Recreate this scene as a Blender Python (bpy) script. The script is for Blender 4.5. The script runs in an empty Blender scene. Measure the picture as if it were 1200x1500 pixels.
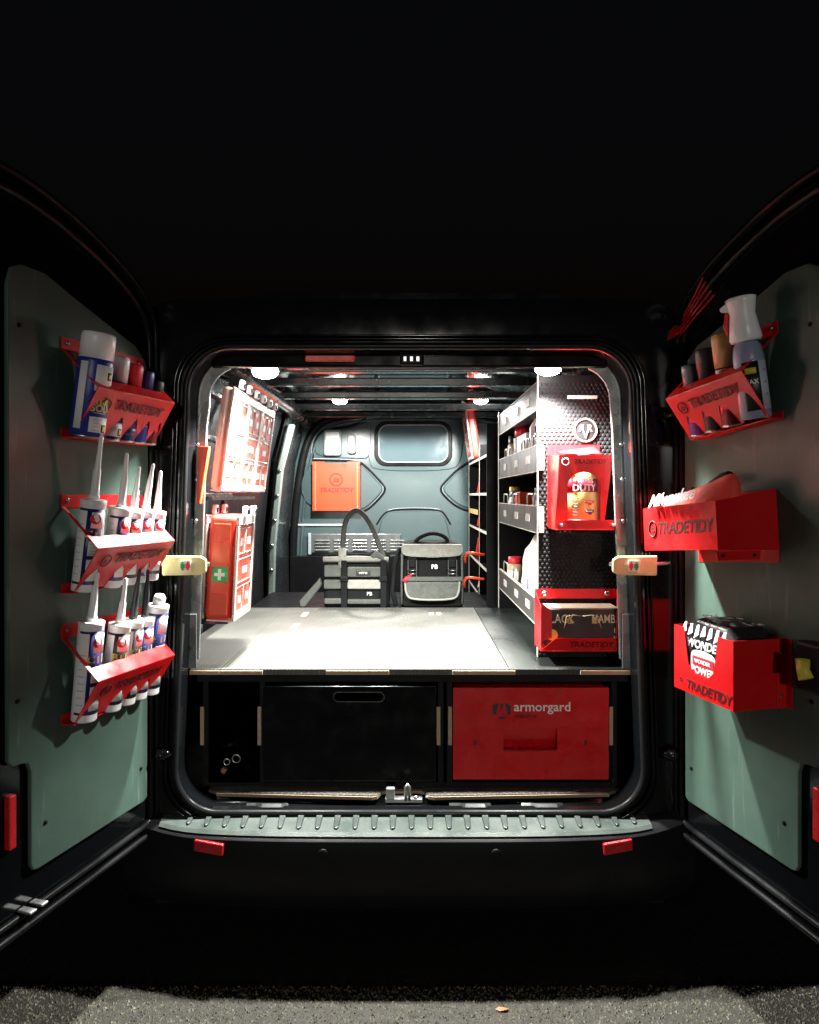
import bpy, bmesh, math, random
from mathutils import Matrix, Vector
random.seed(7)
R = math.radians
S = bpy.context.scene
COL = S.collection
# ---------------------------------------------------------------- camera, world, sun, exposure
cam = bpy.data.cameras.new('camera'); camo = bpy.data.objects.new('camera', cam); COL.objects.link(camo)
camo.location = (0, -2.2, 1.5); camo.rotation_euler = (R(90), 0, 0)
cam.sensor_fit = 'VERTICAL'; cam.sensor_height = 36.0; cam.lens = 36.0*1056/1500
cam.shift_y = -0.016; cam.clip_end = 500; cam.clip_start = 0.02
S.camera = camo
W = bpy.data.worlds.new('World'); S.world = W; W.use_nodes = True
wn = W.node_tree; bg = wn.nodes['Background']
sky = wn.nodes.new('ShaderNodeTexSky'); sky.sky_type = 'NISHITA'; sky.sun_disc = False
sky.sun_elevation = R(-3.9); sky.sun_rotation = R(180); sky.altitude = 100
wn.links.new(sky.outputs[0], bg.inputs[0]); bg.inputs[1].default_value = 0.12
sun = bpy.data.lights.new('front_fill_sun', 'SUN'); sun.energy = 0.5; sun.angle = R(3); sun.color = (1.0, .96, .9)  # sun lamp added behind the camera as fill for rear-facing surfaces
suno = bpy.data.objects.new('front_fill_sun', sun); COL.objects.link(suno)
suno.location = (0.1, -9, 2.4); suno.rotation_euler = (R(85), 0, R(1))
S.view_settings.view_transform = 'Standard'; S.view_settings.look = 'None'
S.view_settings.exposure = 0.0; S.view_settings.gamma = 1.0
S.render.engine = 'CYCLES'; S.render.resolution_x = 819; S.render.resolution_y = 1024

# ---------------------------------------------------------------- materials
MATS = {}
def mat(name, col, rough=.5, metal=0., var=.12, vs=40., bump=0., bs=200., coat=0., emit=0., rvar=.12, trans=0.):
    if name in MATS: return MATS[name]
    m = bpy.data.materials.new(name); m.use_nodes = True; n = m.node_tree.nodes; l = m.node_tree.links
    p = n['Principled BSDF']
    p.inputs['Metallic'].default_value = metal; p.inputs['Coat Weight'].default_value = coat
    p.inputs['Coat Roughness'].default_value = .08; p.inputs['Transmission Weight'].default_value = trans
    tc = n.new('ShaderNodeTexCoord'); nz = n.new('ShaderNodeTexNoise'); nz.inputs['Scale'].default_value = vs; nz.inputs['Detail'].default_value = 6
    l.new(tc.outputs['Object'], nz.inputs['Vector'])
    mx = n.new('ShaderNodeMix'); mx.data_type = 'RGBA'
    a = [max(0, c*(1-var)) for c in col]; b = [min(1, c*(1+var)) for c in col]
    mx.inputs[6].default_value = (*a, 1); mx.inputs[7].default_value = (*b, 1)
    l.new(nz.outputs['Fac'], mx.inputs[0]); l.new(mx.outputs[2], p.inputs['Base Color'])
    mr = n.new('ShaderNodeMapRange'); mr.inputs[1].default_value = .3; mr.inputs[2].default_value = .7
    mr.inputs[3].default_value = max(.02, rough-rvar); mr.inputs[4].default_value = min(1, rough+rvar)
    n2 = n.new('ShaderNodeTexNoise'); n2.inputs['Scale'].default_value = vs*.35; n2.inputs['Detail'].default_value = 8
    l.new(tc.outputs['Object'], n2.inputs['Vector']); l.new(n2.outputs['Fac'], mr.inputs[0]); l.new(mr.outputs[0], p.inputs['Roughness'])
    if bump:
        bz = n.new('ShaderNodeTexNoise'); bz.inputs['Scale'].default_value = bs; bz.inputs['Detail'].default_value = 4
        l.new(tc.outputs['Object'], bz.inputs['Vector'])
        bp = n.new('ShaderNodeBump'); bp.inputs['Strength'].default_value = bump; bp.inputs['Distance'].default_value = .003
        l.new(bz.outputs['Fac'], bp.inputs['Height']); l.new(bp.outputs[0], p.inputs['Normal'])
    if emit:
        p.inputs['Emission Color'].default_value = (*col, 1); p.inputs['Emission Strength'].default_value = emit
    if name in ('black_plastic', 'carcass_black', 'rubber_seal', 'black_fabric', 'gloss_black_front', 'mesh_ply', 'red_powder', 'door_card', 'engraved_dark', 'black_paint'): p.inputs['Specular IOR Level'].default_value = .3 if name in ('red_powder', 'door_card', 'engraved_dark', 'black_paint') else .12
    MATS[name] = m; return m
PAINT = mat('black_paint', (.003, .0035, .004), .11, rvar=.03, bump=.003, bs=10)
INNER = mat('inner_metal', (.020, .024, .026), .24, coat=.4, bump=.05, bs=25)
SEAL = mat('rubber_seal', (.008, .009, .009), .32)
PLASTIC = mat('black_plastic', (.005, .005, .006), .45, bump=.1, bs=500)
CARD = mat('door_card', (.050, .086, .068), .38, bump=.1, bs=50, vs=9, var=.28)
BULK = mat('bulkhead_paint', (.060, .096, .098), .26, bump=.03, bs=15, vs=5)
STEEL = mat('bright_steel', (.55, .56, .55), .3, metal=1.)
ZINC = mat('zinc', (.45, .47, .46), .4, metal=.8)
STEP = mat('step_plastic', (.040, .054, .047), .38, bump=.2, bs=300)
RED = mat('red_powder', (.55, .006, .008), .34, bump=.06, bs=700, var=.06)
ORANGE = mat('orange_powder', (.66, .06, .014), .4, bump=.05, bs=700, var=.06)
ENGR = mat('engraved_dark', (.05, .004, .005), .6)
WHITE = mat('white_plastic', (.80, .80, .79), .35, var=.03)
WLAB = mat('white_label', (.78, .78, .76), .5, var=.04)
NAVY = mat('navy_print', (.015, .02, .12), .4)
BLUE = mat('blue_print', (.02, .03, .25), .4)
BLACK = mat('black_print', (.008, .008, .009), .5)
YEL = mat('yellow_print', (.65, .52, .06), .5)
TUBY = mat('yellow_tub', (.62, .56, .17), .42)
PRED = mat('red_print', (.60, .015, .03), .45)
GREEN = mat('green_print', (.02, .32, .10), .5)
PURP = mat('purple_print', (.10, .02, .20), .4)
GOLD = mat('gold_cap', (.42, .27, .10), .4)
TAPE = mat('yellow_tape', (.62, .60, .27), .5, bump=.2, bs=120)
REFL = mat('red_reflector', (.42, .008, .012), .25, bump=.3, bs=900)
PLY = mat('ply_edge', (.42, .31, .19), .6, vs=150, var=.3)
WOOD = mat('wood_logo', (.30, .15, .11), .6)
GREYF = mat('grey_fabric', (.060, .066, .057), .8, bump=.9, bs=45, var=.35)
LGREYF = mat('pale_fabric', (.22, .22, .19), .8, bump=.9, bs=40, var=.3)
BLKF = mat('black_fabric', (.006, .007, .007), .75, bump=.4, bs=700)
BINRED = mat('bin_red', (.62, .035, .02), .4)
CLEAR = mat('clear_lid', (.95, .94, .93), .08, trans=1., var=.0, rvar=.04)
def clearfilm():
    m = bpy.data.materials.new('clear_lid_film'); m.use_nodes = True; n = m.node_tree.nodes; l = m.node_tree.links
    for x in list(n):
        if x.type != 'OUTPUT_MATERIAL': n.remove(x)
    t = n.new('ShaderNodeBsdfTransparent'); g_ = n.new('ShaderNodeBsdfGlossy'); g_.inputs['Roughness'].default_value = .12
    f_ = n.new('ShaderNodeValue'); f_.outputs[0].default_value = .10; nz = n.new('ShaderNodeTexNoise'); nz.inputs['Scale'].default_value = 35
    bp_ = n.new('ShaderNodeBump'); bp_.inputs['Strength'].default_value = .25; bp_.inputs['Distance'].default_value = .004; l.new(nz.outputs['Fac'], bp_.inputs['Height']); l.new(bp_.outputs[0], g_.inputs['Normal'])
    x = n.new('ShaderNodeMixShader'); l.new(f_.outputs[0], x.inputs[0]); l.new(t.outputs[0], x.inputs[1]); l.new(g_.outputs[0], x.inputs[2])
    l.new(x.outputs[0], [q for q in n if q.type == 'OUTPUT_MATERIAL'][0].inputs[0]); return m
CLEAR = clearfilm()
LIPM = mat('lip_grey', (.050, .049, .046), .45, vs=25, var=.3)
WIRE = mat('rail_wire', (.6, .6, .57), .35, metal=.6)
GLASS = mat('bulk_glass', (.10, .145, .16), .12, var=.05)
LAMP = mat('lamp_lens', (1., .99, .95), .4, emit=110., var=0)
SKIN2 = mat('tan_print', (.5, .38, .28), .5)

def scuffs(m, amt, col):
    n = m.node_tree.nodes; l = m.node_tree.links; p = n['Principled BSDF']; src = p.inputs['Base Color'].links[0].from_socket
    mp = n.new('ShaderNodeMapping'); mp.inputs['Scale'].default_value = (60, 60, 5); mp.inputs['Rotation'].default_value = (.2, .35, 0); l.new(n['Texture Coordinate'].outputs['Object'], mp.inputs[0])
    a = n.new('ShaderNodeTexNoise'); a.inputs['Scale'].default_value = 1.; a.inputs['Detail'].default_value = 5; l.new(mp.outputs[0], a.inputs['Vector'])
    r = n.new('ShaderNodeMapRange'); r.inputs[1].default_value = .62; r.inputs[2].default_value = .72; r.inputs[4].default_value = amt; l.new(a.outputs['Fac'], r.inputs[0])
    x = n.new('ShaderNodeMix'); x.data_type = 'RGBA'; l.new(r.outputs[0], x.inputs[0]); l.new(src, x.inputs[6]); x.inputs[7].default_value = (*col, 1); l.new(x.outputs[2], p.inputs['Base Color'])
scuffs(CARD, .5, (.14, .19, .16)); scuffs(RED, .25, (.35, .02, .02)); scuffs(STEP, .5, (.10, .11, .10))
def hexmat(name, col, scale, rough, strength=.7, dist=.0035, stripes=False):
    m = mat(name, col, rough, var=.3, vs=9.); n = m.node_tree.nodes; l = m.node_tree.links; p = n['Principled BSDF']
    tc = n['Texture Coordinate']
    if stripes:
        t = n.new('ShaderNodeTexWave'); t.inputs['Scale'].default_value = scale; t.bands_direction = 'X'; out = t.outputs['Fac']
    else:
        t = n.new('ShaderNodeTexVoronoi'); t.voronoi_dimensions = '2D'; t.inputs['Scale'].default_value = scale; t.inputs['Randomness'].default_value = 0; out = t.outputs['Distance']
        mp = n.new('ShaderNodeMapping'); mp.inputs['Rotation'].default_value = (0, 0, R(45)); l.new(tc.outputs['Object'], mp.inputs[0]); l.new(mp.outputs[0], t.inputs['Vector'])
    if stripes: l.new(tc.outputs['Object'], t.inputs['Vector'])
    b = n.new('ShaderNodeBump'); b.inputs['Strength'].default_value = strength; b.inputs['Distance'].default_value = dist
    l.new(out, b.inputs['Height']); l.new(b.outputs[0], p.inputs['Normal']); return m
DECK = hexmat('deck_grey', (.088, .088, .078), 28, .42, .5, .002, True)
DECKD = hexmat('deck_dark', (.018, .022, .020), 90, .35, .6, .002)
MESHP = mat('mesh_ply', (.008, .0075, .008), .46, bump=.1, bs=300)
CARC = mat('carcass_black', (.007, .007, .008), .4, bump=.05)
GLOSSB = mat('gloss_black_front', (.004, .005, .005), .22, bump=.02)
MAT_F = hexmat('floor_mat', (.075, .075, .065), 70, .4, 1., .006)

# ---------------------------------------------------------------- mesh helpers
class MB:
    def __init__(s): s.bm = bmesh.new()
    def poly(s, pts, off):
        """planar polygon pts extruded by vector off"""
        off = Vector(off); a = [s.bm.verts.new(p) for p in pts]; b = [s.bm.verts.new(Vector(p)+off) for p in pts]
        s.bm.faces.new(a); s.bm.faces.new(b[::-1]); n = len(pts)
        for i in range(n): s.bm.faces.new((a[i], b[i], b[(i+1) % n], a[(i+1) % n]))
        return s
    def box(s, x0, x1, y0, y1, z0, z1):
        return s.poly([(x0, y0, z0), (x1, y0, z0), (x1, y1, z0), (x0, y1, z0)], (0, 0, z1-z0))
    def lathe(s, prof, n=28, c=(0, 0, 0), sy=1.):
        rings = []
        for r, z in prof:
            rings.append([s.bm.verts.new((c[0]+r*math.cos(2*math.pi*i/n), c[1]+sy*r*math.sin(2*math.pi*i/n), c[2]+z)) for i in range(n)])
        for a, b in zip(rings, rings[1:]):
            for i in range(n):
                f = s.bm.faces.new((a[i], a[(i+1) % n], b[(i+1) % n], b[i])); f.smooth = True
        s.bm.faces.new(rings[0][::-1]); s.bm.faces.new(rings[-1]); return s
    def tube(s, path, r, n=8, closed=False):
        P = [Vector(p) for p in path]; rings = []; m = len(P); up = None
        for i, p in enumerate(P):
            if closed: t = P[(i+1) % m]-P[i-1]
            else: t = P[min(i+1, m-1)]-P[max(i-1, 0)]
            t.normalize()
            if up is None: up = Vector((0, 0, 1)) if abs(t.z) < .9 else Vector((1, 0, 0))
            x = t.cross(up).normalized(); y = x.cross(t).normalized(); up = y
            rr = r[i] if isinstance(r, (list, tuple)) else r
            rings.append([s.bm.verts.new(p+x*rr*math.cos(2*math.pi*k/n)+y*rr*math.sin(2*math.pi*k/n)) for k in range(n)])
        for i in range(m if closed else m-1):
            a, b = rings[i], rings[(i+1) % m]
            for k in range(n):
                f = s.bm.faces.new((a[k], a[(k+1) % n], b[(k+1) % n], b[k])); f.smooth = True
        if not closed: s.bm.faces.new(rings[0][::-1]); s.bm.faces.new(rings[-1])
        return s
    def patch(s, r, a0, a1, z0, z1, n=10, th=.0006):
        """curved label on a cylinder, angles in degrees, 0 = facing -Y, positive to +X"""
        def v(rr, a, z): return s.bm.verts.new((rr*math.sin(R(a)), -rr*math.cos(R(a)), z))
        prev = None
        for i in range(n+1):
            a = a0+(a1-a0)*i/n; cur = (v(r, a, z0), v(r, a, z1), v(r+th, a, z1), v(r+th, a, z0))
            if prev:
                for k in range(4):
                    f = s.bm.faces.new((prev[k], cur[k], cur[(k+1) % 4], prev[(k+1) % 4])); f.smooth = k == 2
            else: s.bm.faces.new(cur)
            prev = cur
        s.bm.faces.new(prev[::-1]); return s
    def strip(s, A, B):
        """quad strip between closed loops A and B"""
        a = [s.bm.verts.new(p) for p in A]; b = [s.bm.verts.new(p) for p in B]; n = len(A)
        for i in range(n): s.bm.faces.new((a[i], a[(i+1) % n], b[(i+1) % n], b[i]))
        return s
    def build(s, name, m, parent=None, bevel=0., seg=2, smooth=False):
        bmesh.ops.recalc_face_normals(s.bm, faces=s.bm.faces[:])
        if smooth:
            for f in s.bm.faces: f.smooth = True
        me = bpy.data.meshes.new(name); s.bm.to_mesh(me); s.bm.free(); me.materials.append(m)
        if smooth: me.set_sharp_from_angle(angle=R(38))
        o = bpy.data.objects.new(name, me); COL.objects.link(o); o.parent = parent
        if bevel:
            b = o.modifiers.new('bevel', 'BEVEL'); b.width = bevel; b.segments = seg; b.limit_method = 'ANGLE'; b.angle_limit = R(35)
        return o
def empty(name, loc=(0, 0, 0), rz=0., label=None, cat=None, group=None, parent=None, M=None):
    o = bpy.data.objects.new(name, None); COL.objects.link(o); o.empty_display_size = .05
    if M is not None: o.matrix_world = M
    else: o.location = loc; o.rotation_euler = (0, 0, rz)
    o.parent = parent
    if label: o['label'] = label
    if cat: o['category'] = cat
    if group: o['group'] = group
    return o
def tag(o, label, cat, group=None):
    o['label'] = label; o['category'] = cat
    if group: o['group'] = group
    return o
def text(s, size, m, parent, loc, rot=(90, 0, 0), name='lettering', bold=.0, shear=0., bend=None, sx=1., ext=.0004, align='CENTER'):
    c = bpy.data.curves.new('t', 'FONT'); c.body = s; c.size = size; c.align_x = align; c.align_y = 'CENTER'
    c.offset = bold*size; c.shear = shear; c.extrude = ext/2; c.resolution_u = 3
    t = bpy.data.objects.new('t', c); COL.objects.link(t)
    me = bpy.data.meshes.new_from_object(t.evaluated_get(bpy.context.evaluated_depsgraph_get())) if False else t.to_mesh().copy()
    bpy.data.objects.remove(t); bpy.data.curves.remove(c)
    if bend:
        r, a0, z = bend
        for v in me.vertices:
            a = R(a0)+v.co.x*sx/r; rr = r+v.co.z; v.co = (rr*math.sin(a), -rr*math.cos(a), z+v.co.y)
    else:
        for v in me.vertices: v.co.x *= sx
    me.materials.clear(); me.materials.append(m); me.name = name
    o = bpy.data.objects.new(name, me); COL.objects.link(o); o.parent = parent
    if not bend: o.location = loc; o.rotation_euler = tuple(R(a) for a in rot)
    return o
def at(px, py, y):
    d = y+2.2; return Vector(((px-600)*d/1056, y, 1.5-(py-726)*d/1056))
def arc(cx, cz, r, a0, a1, n=6): return [(cx+r*math.cos(R(a0+(a1-a0)*i/n)), cz+r*math.sin(R(a0+(a1-a0)*i/n))) for i in range(n+1)]
def rrect(hb, ht, z0, z1, r, n=8, cx=0.):
    p = arc(cx+ht-r, z1-r, r, 0, 90, n)+arc(cx-ht+r, z1-r, r, 90, 180, n)+arc(cx-hb+r, z0+r, r, 180, 270, n)+arc(cx+hb-r, z0+r, r, 270, 360, n)
    return p
def xz(p, y): return [(a, y, b) for a, b in p]

# ---------------------------------------------------------------- setting
mg = mat('asphalt', (.026, .025, .020), .75, var=.75, vs=120, bump=1., bs=180)
GZ = .08
g = MB(); g.poly([(-150, -150, GZ-.02), (150, -150, GZ-.02), (150, 150, GZ-.02), (-150, 150, GZ-.02)], (0, 0, .02)); o = g.build('ground', mg); o['kind'] = 'structure'
g = MB()
for i in range(26000):
    x = random.uniform(-1.5, 1.5); y = random.uniform(-.50, -.115); r = random.uniform(.0018, .0062)
    a = random.uniform(0, 6.28)
    vs = [g.bm.verts.new((x+r*math.cos(a+k*2.1)*random.uniform(.7, 1.3), y+r*math.sin(a+k*2.1), GZ-.001)) for k in range(3)]
    t = g.bm.verts.new((x+random.uniform(-.4, .4)*r, y+random.uniform(-.4, .4)*r, GZ+r*random.uniform(.6, 1.1)))
    for k in range(3): g.bm.faces.new((vs[k], vs[(k+1) % 3], t))
o = g.build('road_grit', mat('grit', (.125, .118, .088), .6, var=.9, vs=45)); o['kind'] = 'stuff'; o['label'] = 'pale grit and small stone chips on the dark asphalt'; o['category'] = 'grit'

# ---------------------------------------------------------------- van
van = empty('van', (0, 0, 0), label='black panel van seen from behind with both rear doors open and lit inside', cat='van')
OPEN = rrect(.705, .668, .545, 1.945, .13)
OUT = rrect(.93, .86, .40, 2.10, .16)
f = MB(); f.strip(xz(OUT, 0), xz(rrect(.76, .715, .50, 1.985, .15), -.012)); f.strip(xz(rrect(.76, .715, .50, 1.985, .15), -.012), xz(OPEN, -.004))
f.strip(xz(OPEN, -.004), xz(rrect(.70, .663, .55, 1.94, .13), .05)); f.strip(xz(rrect(.70, .663, .55, 1.94, .13), .05), xz(rrect(.735, .70, .52, 1.97, .13), .06)); f.strip(xz(rrect(.735, .70, .52, 1.97, .13), .06), xz(rrect(.76, .74, .50, 2.0, .13), .10))
bmesh.ops.remove_doubles(f.bm, verts=f.bm.verts[:], dist=.0005)
f.build('rear_frame', PAINT, van, smooth=True)
MB().tube(xz(rrect(.712, .676, .538, 1.952, .135, 12), -.016), .011, 10, True).build('door_seal', SEAL, van)
MB().tube(xz(rrect(.738, .70, .515, 1.975, .15, 12), -.016), .005, 8, True).build('frame_bead', PAINT, van)
MB().tube(xz(rrect(.752, .712, .503, 1.985, .155, 12), -.014), .004, 8, True).build('frame_bead', PAINT, van)
# outer body sides and roof
for s in (-1, 1):
    MB().poly([(s*.93, 0.002, .40), (s*.98, .5, .40), (s*.98, 3.0, .40), (s*.98, 3.0, 1.2), (s*.98, .5, 1.2), (s*.93, .002, 1.2)], (s*.001, 0, 0)) if False else None
    b = MB(); b.poly([(s*.93, .40), (s*.95, 1.0), (s*.90, 1.75), (s*.80, 2.07), (s*.78, 2.05), (s*.87, 1.74), (s*.92, 1.0), (s*.90, .40)] and [(s*.93, .004, .40), (s*.95, .004, 1.0), (s*.90, .004, 1.75), (s*.80, .004, 2.07), (s*.78, .004, 2.05), (s*.87, .004, 1.74), (s*.92, .004, 1.0), (s*.90, .004, .40)], (0, 2.95, 0))
    b.build('body_side', PAINT, van)
MB().poly([(-.80, .005, 2.075), (-.4, .005, 2.12), (.4, .005, 2.12), (.80, .005, 2.075), (.79, .005, 2.055), (.4, .005, 2.10), (-.4, .005, 2.10), (-.79, .005, 2.055)], (0, 2.95, 0)).build('roof', PAINT, van)
MB().box(-.9, .9, .11, 2.95, .44, .562).build('load_floor', PLASTIC, van)
# inner side lining panels with a dark sliding door recess
for s in (-1, 1):
    for (y0, y1, m) in ((.10, .72, INNER), (2.16, 2.80, INNER)):
        MB().poly([(s*.83, y0, .565), (s*.84, y0, 1.2), (s*.79, y0, 1.72), (s*.72, y0, 2.0), (s*.745, y0, 2.0), (s*.815, y0, 1.72), (s*.865, y0, 1.2), (s*.855, y0, .565)], (0, y1-y0, 0)).build('side_lining', m, van, .004)
    MB().poly([(s*.875, .73, .565), (s*.885, .73, 1.2), (s*.835, .73, 1.72), (s*.76, .73, 2.0), (s*.765, .73, 2.0), (s*.84, .73, 1.72), (s*.89, .73, 1.2), (s*.88, .73, .565)], (0, 1.42, 0)).build('sliding_door_lining', CARC, van)
    MB().tube([(s*.70, .08, 1.97), (s*.705, .9, 2.01), (s*.705, 1.9, 2.02), (s*.70, 2.8, 2.01)], .045, 10).build('cant_rail', INNER, van)
# jamb steel on the left and right just inside the opening
for s in (-1, 1):
    def edge(hb, ht, r, zt):
        xe = lambda z: hb-(hb-ht)*(z-.55)/(zt-.55)
        return [(xe(z), z) for z in (.985, 1.2, 1.5, 1.7)]+[(ht-r+r*math.cos(R(a)), zt-r+r*math.sin(R(a))) for a in range(0, 75, 10)]
    eo = edge(.715, .676, .13, 1.95); ei = edge(.676, .630, .105, 1.905)
    j = MB().poly([(s*x, .064, z) for x, z in eo]+[(s*x, .064, z) for x, z in ei[::-1]], (0, .012, 0)).build('inner_jamb', mat('jamb_metal', (.20, .215, .21), .28, metal=.5), van, .003)
    for z in (1.12, 1.25, 1.42, 1.55, 1.66):
        MB().lathe([(.007, 0), (.007, .004), (.003, .006)], 10).build('screw', STEEL, j).matrix_local = Matrix.Translation((s*(.68-.022*(z-1.0)), .064, z)) @ Matrix.Rotation(R(90), 4, 'X')
    MB().box(min(s*.665, s*.698), max(s*.665, s*.698), .052, .058, .96, 1.13).build('jamb_plate', mat('jamb_metal', (.3, .3, .3)), van, .002)
# pillar by the bulkhead, left
pil = MB(); pts = [(-.86, 2.14, .57), (-.845, 2.14, 1.2), (-.80, 2.14, 1.65), (-.73, 2.14, 1.93)]; 
pil.poly(pts+[(x+.035, y, z) for x, y, z in pts[::-1]], (0, .05, 0)); pil = pil.build('pillar', mat('pillar_metal', (.17, .21, .19), .3), van, .006)
for i in range(7):
    z = .75+i*.15; x = -.86+.018+(.015*(z-.57)/.63 if z < 1.2 else .015+.045*(z-1.2)/.45)
    MB().lathe([(.012, 0), (.012, .004), (.006, .009)], 12).build('bolt', STEEL, pil).matrix_local = Matrix.Translation((x, 2.139, z)) @ Matrix.Rotation(R(90), 4, 'X')
# roof ribs
for y, zz, h in ((.17, 1.985, .05), (.42, 2.03, .04), (.75, 2.045, .035), (1.15, 2.05, .035), (1.6, 2.05, .035), (2.1, 2.05, .035), (2.55, 2.05, .03)):
    MB().poly([(-.70, y, zz), (-.70, y+.02, zz-h), (-.70, y+.075, zz-h), (-.70, y+.10, zz)], (1.40, 0, 0)).build('roof_rib', INNER, van, .008, 3)
MB().box(-.62, .62, .052, .075, 1.90, 1.955).build('header_trim', PAINT, van, .008, 3)
hl = MB().box(-.03, .045, .035, .056, 1.905, 1.945).build('header_latch', PLASTIC, van, .006)
for k in range(3): MB().box(-.02+k*.02, -.008+k*.02, .030, .038, 1.915, 1.932).build('latch_stud', STEEL, hl, .002)
MB().box(-.325, -.17, .045, .051, 1.918, 1.938).build('header_reflection', mat('header_red', (.75, .07, .03), .4), van, .003)  # red reflection in the header trim, modelled as a thin red plate
# interior lamps
for (x, y, z) in ((-.463, .115, 1.905), (.445, .115, 1.915), (-.40, 1.95, 2.055), (.41, 1.95, 2.055)):
    lp = MB().lathe([(.050, .02), (.052, .004), (.047, -.004), (.041, .0)], 24).build('interior_lamp', PLASTIC, van); lp.location = (x, y, z)
    ld = bpy.data.lights.new('lamp_beam', 'SPOT'); ld.energy = 330 if y < 1 else 100; ld.spot_size = R(132 if y < 1 else 174); ld.spot_blend = .55 if y < 1 else .15; ld.shadow_soft_size = .028; ld.color = (1., .985, .94)
    lo = bpy.data.objects.new('lamp_beam', ld); COL.objects.link(lo); lo.parent = lp; lo.location = (0, 0, -.062); lo.rotation_euler = (R(7) if y < 1 else 0, 0, 0)
    q = MB().lathe([(.040, .0), (.042, -.006), (.040, -.014), (.032, -.022), (.018, -.027), (.003, -.029)], 24).build('lamp_lens', LAMP, lp)
# bulkhead
bk = MB().box(-.84, .84, 2.85, 2.87, .50, 2.1).build('bulkhead', BULK, van)
def bend_path(pts, y): return [(a, y, b) for a, b in pts]
def bp(px, py): v = at(px, py, 2.85); return (v.x, v.z)
def smoothpath(p, it=3, closed=False):
    for _ in range(it):
        q = []
        n = len(p)
        for i in range(n if closed else n-1):
            a, b = p[i], p[(i+1) % n]
            q += [(a[0]*.75+b[0]*.25, a[1]*.75+b[1]*.25), (a[0]*.25+b[0]*.75, a[1]*.25+b[1]*.75)]
        if not closed: q = [p[0]]+q+[p[-1]]
        p = q
    return p
ring = smoothpath([bp(428, 900), bp(430, 760), bp(446, 650), bp(470, 616), bp(520, 607), bp(600, 604), bp(690, 605), bp(760, 620), bp(775, 760), bp(775, 900)])
MB().tube(bend_path(ring, 2.845), .028, 8).build('bulkhead_seal', SEAL, bk)
ring2 = [(a*.93+.0, (b-1.3)*.94+1.3) for a, b in ring]
MB().tube(bend_path(ring2, 2.849), .010, 8).build('bulkhead_edge', BULK, bk)
def groove(pix, w=.010, closed=False, name='panel_groove', m=SEAL, y=2.848):
    p = smoothpath([bp(*q) for q in pix], 3, closed); MB().tube(bend_path(p, y), w, 6, closed).build(name, m, bk)
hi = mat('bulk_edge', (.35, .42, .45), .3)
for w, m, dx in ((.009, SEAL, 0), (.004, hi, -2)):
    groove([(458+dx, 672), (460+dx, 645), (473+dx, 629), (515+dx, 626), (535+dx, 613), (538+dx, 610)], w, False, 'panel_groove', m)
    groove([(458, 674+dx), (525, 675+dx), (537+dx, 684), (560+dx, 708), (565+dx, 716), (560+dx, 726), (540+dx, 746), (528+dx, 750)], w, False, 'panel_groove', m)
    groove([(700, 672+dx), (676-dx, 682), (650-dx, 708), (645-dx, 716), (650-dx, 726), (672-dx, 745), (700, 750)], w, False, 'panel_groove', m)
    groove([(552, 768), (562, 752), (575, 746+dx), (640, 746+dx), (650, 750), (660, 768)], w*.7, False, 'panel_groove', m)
def relief(pix, h=.014, it=2):
    p = smoothpath([bp(*q) for q in pix], it, True); MB().poly([(a, 2.8505, b) for a, b in p], (0, -h, 0)).build('pressed_panel', BULK, bk, .010, 4)
relief([(461, 670), (463, 646), (475, 632), (516, 629), (537, 616), (545, 622), (543, 672), (525, 672)], .012)
relief([(442, 679), (523, 679), (535, 686), (557, 709), (561, 716), (557, 724), (538, 743), (526, 747), (442, 747)], .016)
relief([(705, 676), (678, 685), (653, 709), (649, 716), (653, 724), (674, 742), (705, 747)], .016)
relief([(545, 840), (556, 768), (565, 754), (577, 749), (638, 749), (648, 753), (656, 768), (667, 840)], .014)
relief([(536, 622), (545, 614), (666, 614), (680, 622), (676, 676), (662, 690), (550, 690), (540, 678)], .010)
wf = rrect(.272, .272, 0, .315, .085, 8); c = bp(605.5, 683)
MB().poly([(c[0]+a, 2.828, c[1]+b) for a, b in wf], (0, .016, 0)).build('window_frame', SEAL, bk, .006)
wg = rrect(.24, .24, .028, .287, .065, 8)
gw = MB().poly([(c[0]+a, 2.823, c[1]+b) for a, b in wg], (0, .006, 0)).build('window_glass', GLASS, bk)
MB().tube([(c[0]+a, 2.825, c[1]+b) for a, b in wg], .005, 6, True).build('window_trim', hi, bk)
for x0, x1, y0, y1 in ((475, 501, 630, 668), (509.5, 522, 636, 665)):
    a = at(x0, y1, 2.84); b = at(x1, y0, 2.84)
    hs = MB().poly([(p, 2.80, q) for p, q in [((a.x+b.x)/2+u, a.z+v) for u, v in rrect((b.x-a.x)/2, (b.x-a.x)/2, 0, b.z-a.z, .022, 5)]], (0, .05, 0)).build('switch_housing', mat('switch_grey', (.18, .2, .2), .4), bk, .004)
    MB().poly([(p, 2.794, q) for p, q in [((a.x+b.x)/2+u, a.z+v) for u, v in rrect((b.x-a.x)/2-.014, (b.x-a.x)/2-.014, .016, b.z-a.z-.016, .012, 5)]], (0, .008, 0)).build('switch_face', WHITE, hs, .003)
MB().box(-.78, -.46, 2.836, 2.852, 1.288, 1.302).build('trim_strip', mat('strip', (.5, .55, .52), .4), bk, .003)
vp = MB().box(-.70, -.06, 2.82, 2.852, 1.10, 1.235).build('vent_panel', mat('vent_metal', (.14, .15, .15), .3, metal=.4), bk, .006)
for i in range(5):
    for k in range(4): MB().box(-.655+i*.13, -.555+i*.13, 2.805, 2.822, 1.118+k*.022, 1.127+k*.022).build('vent_slat', mat('slat_metal', (.35, .36, .35), .3, metal=.7), vp, .002)
MB().box(-.705, -.685, 2.81, 2.83, 1.09, 1.24).build('vent_bracket', hi, vp, .003)
MB().box(-.83, .83, 2.80, 2.848, .57, 1.08).build('lower_bulkhead', CARC, bk, .004)
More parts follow.
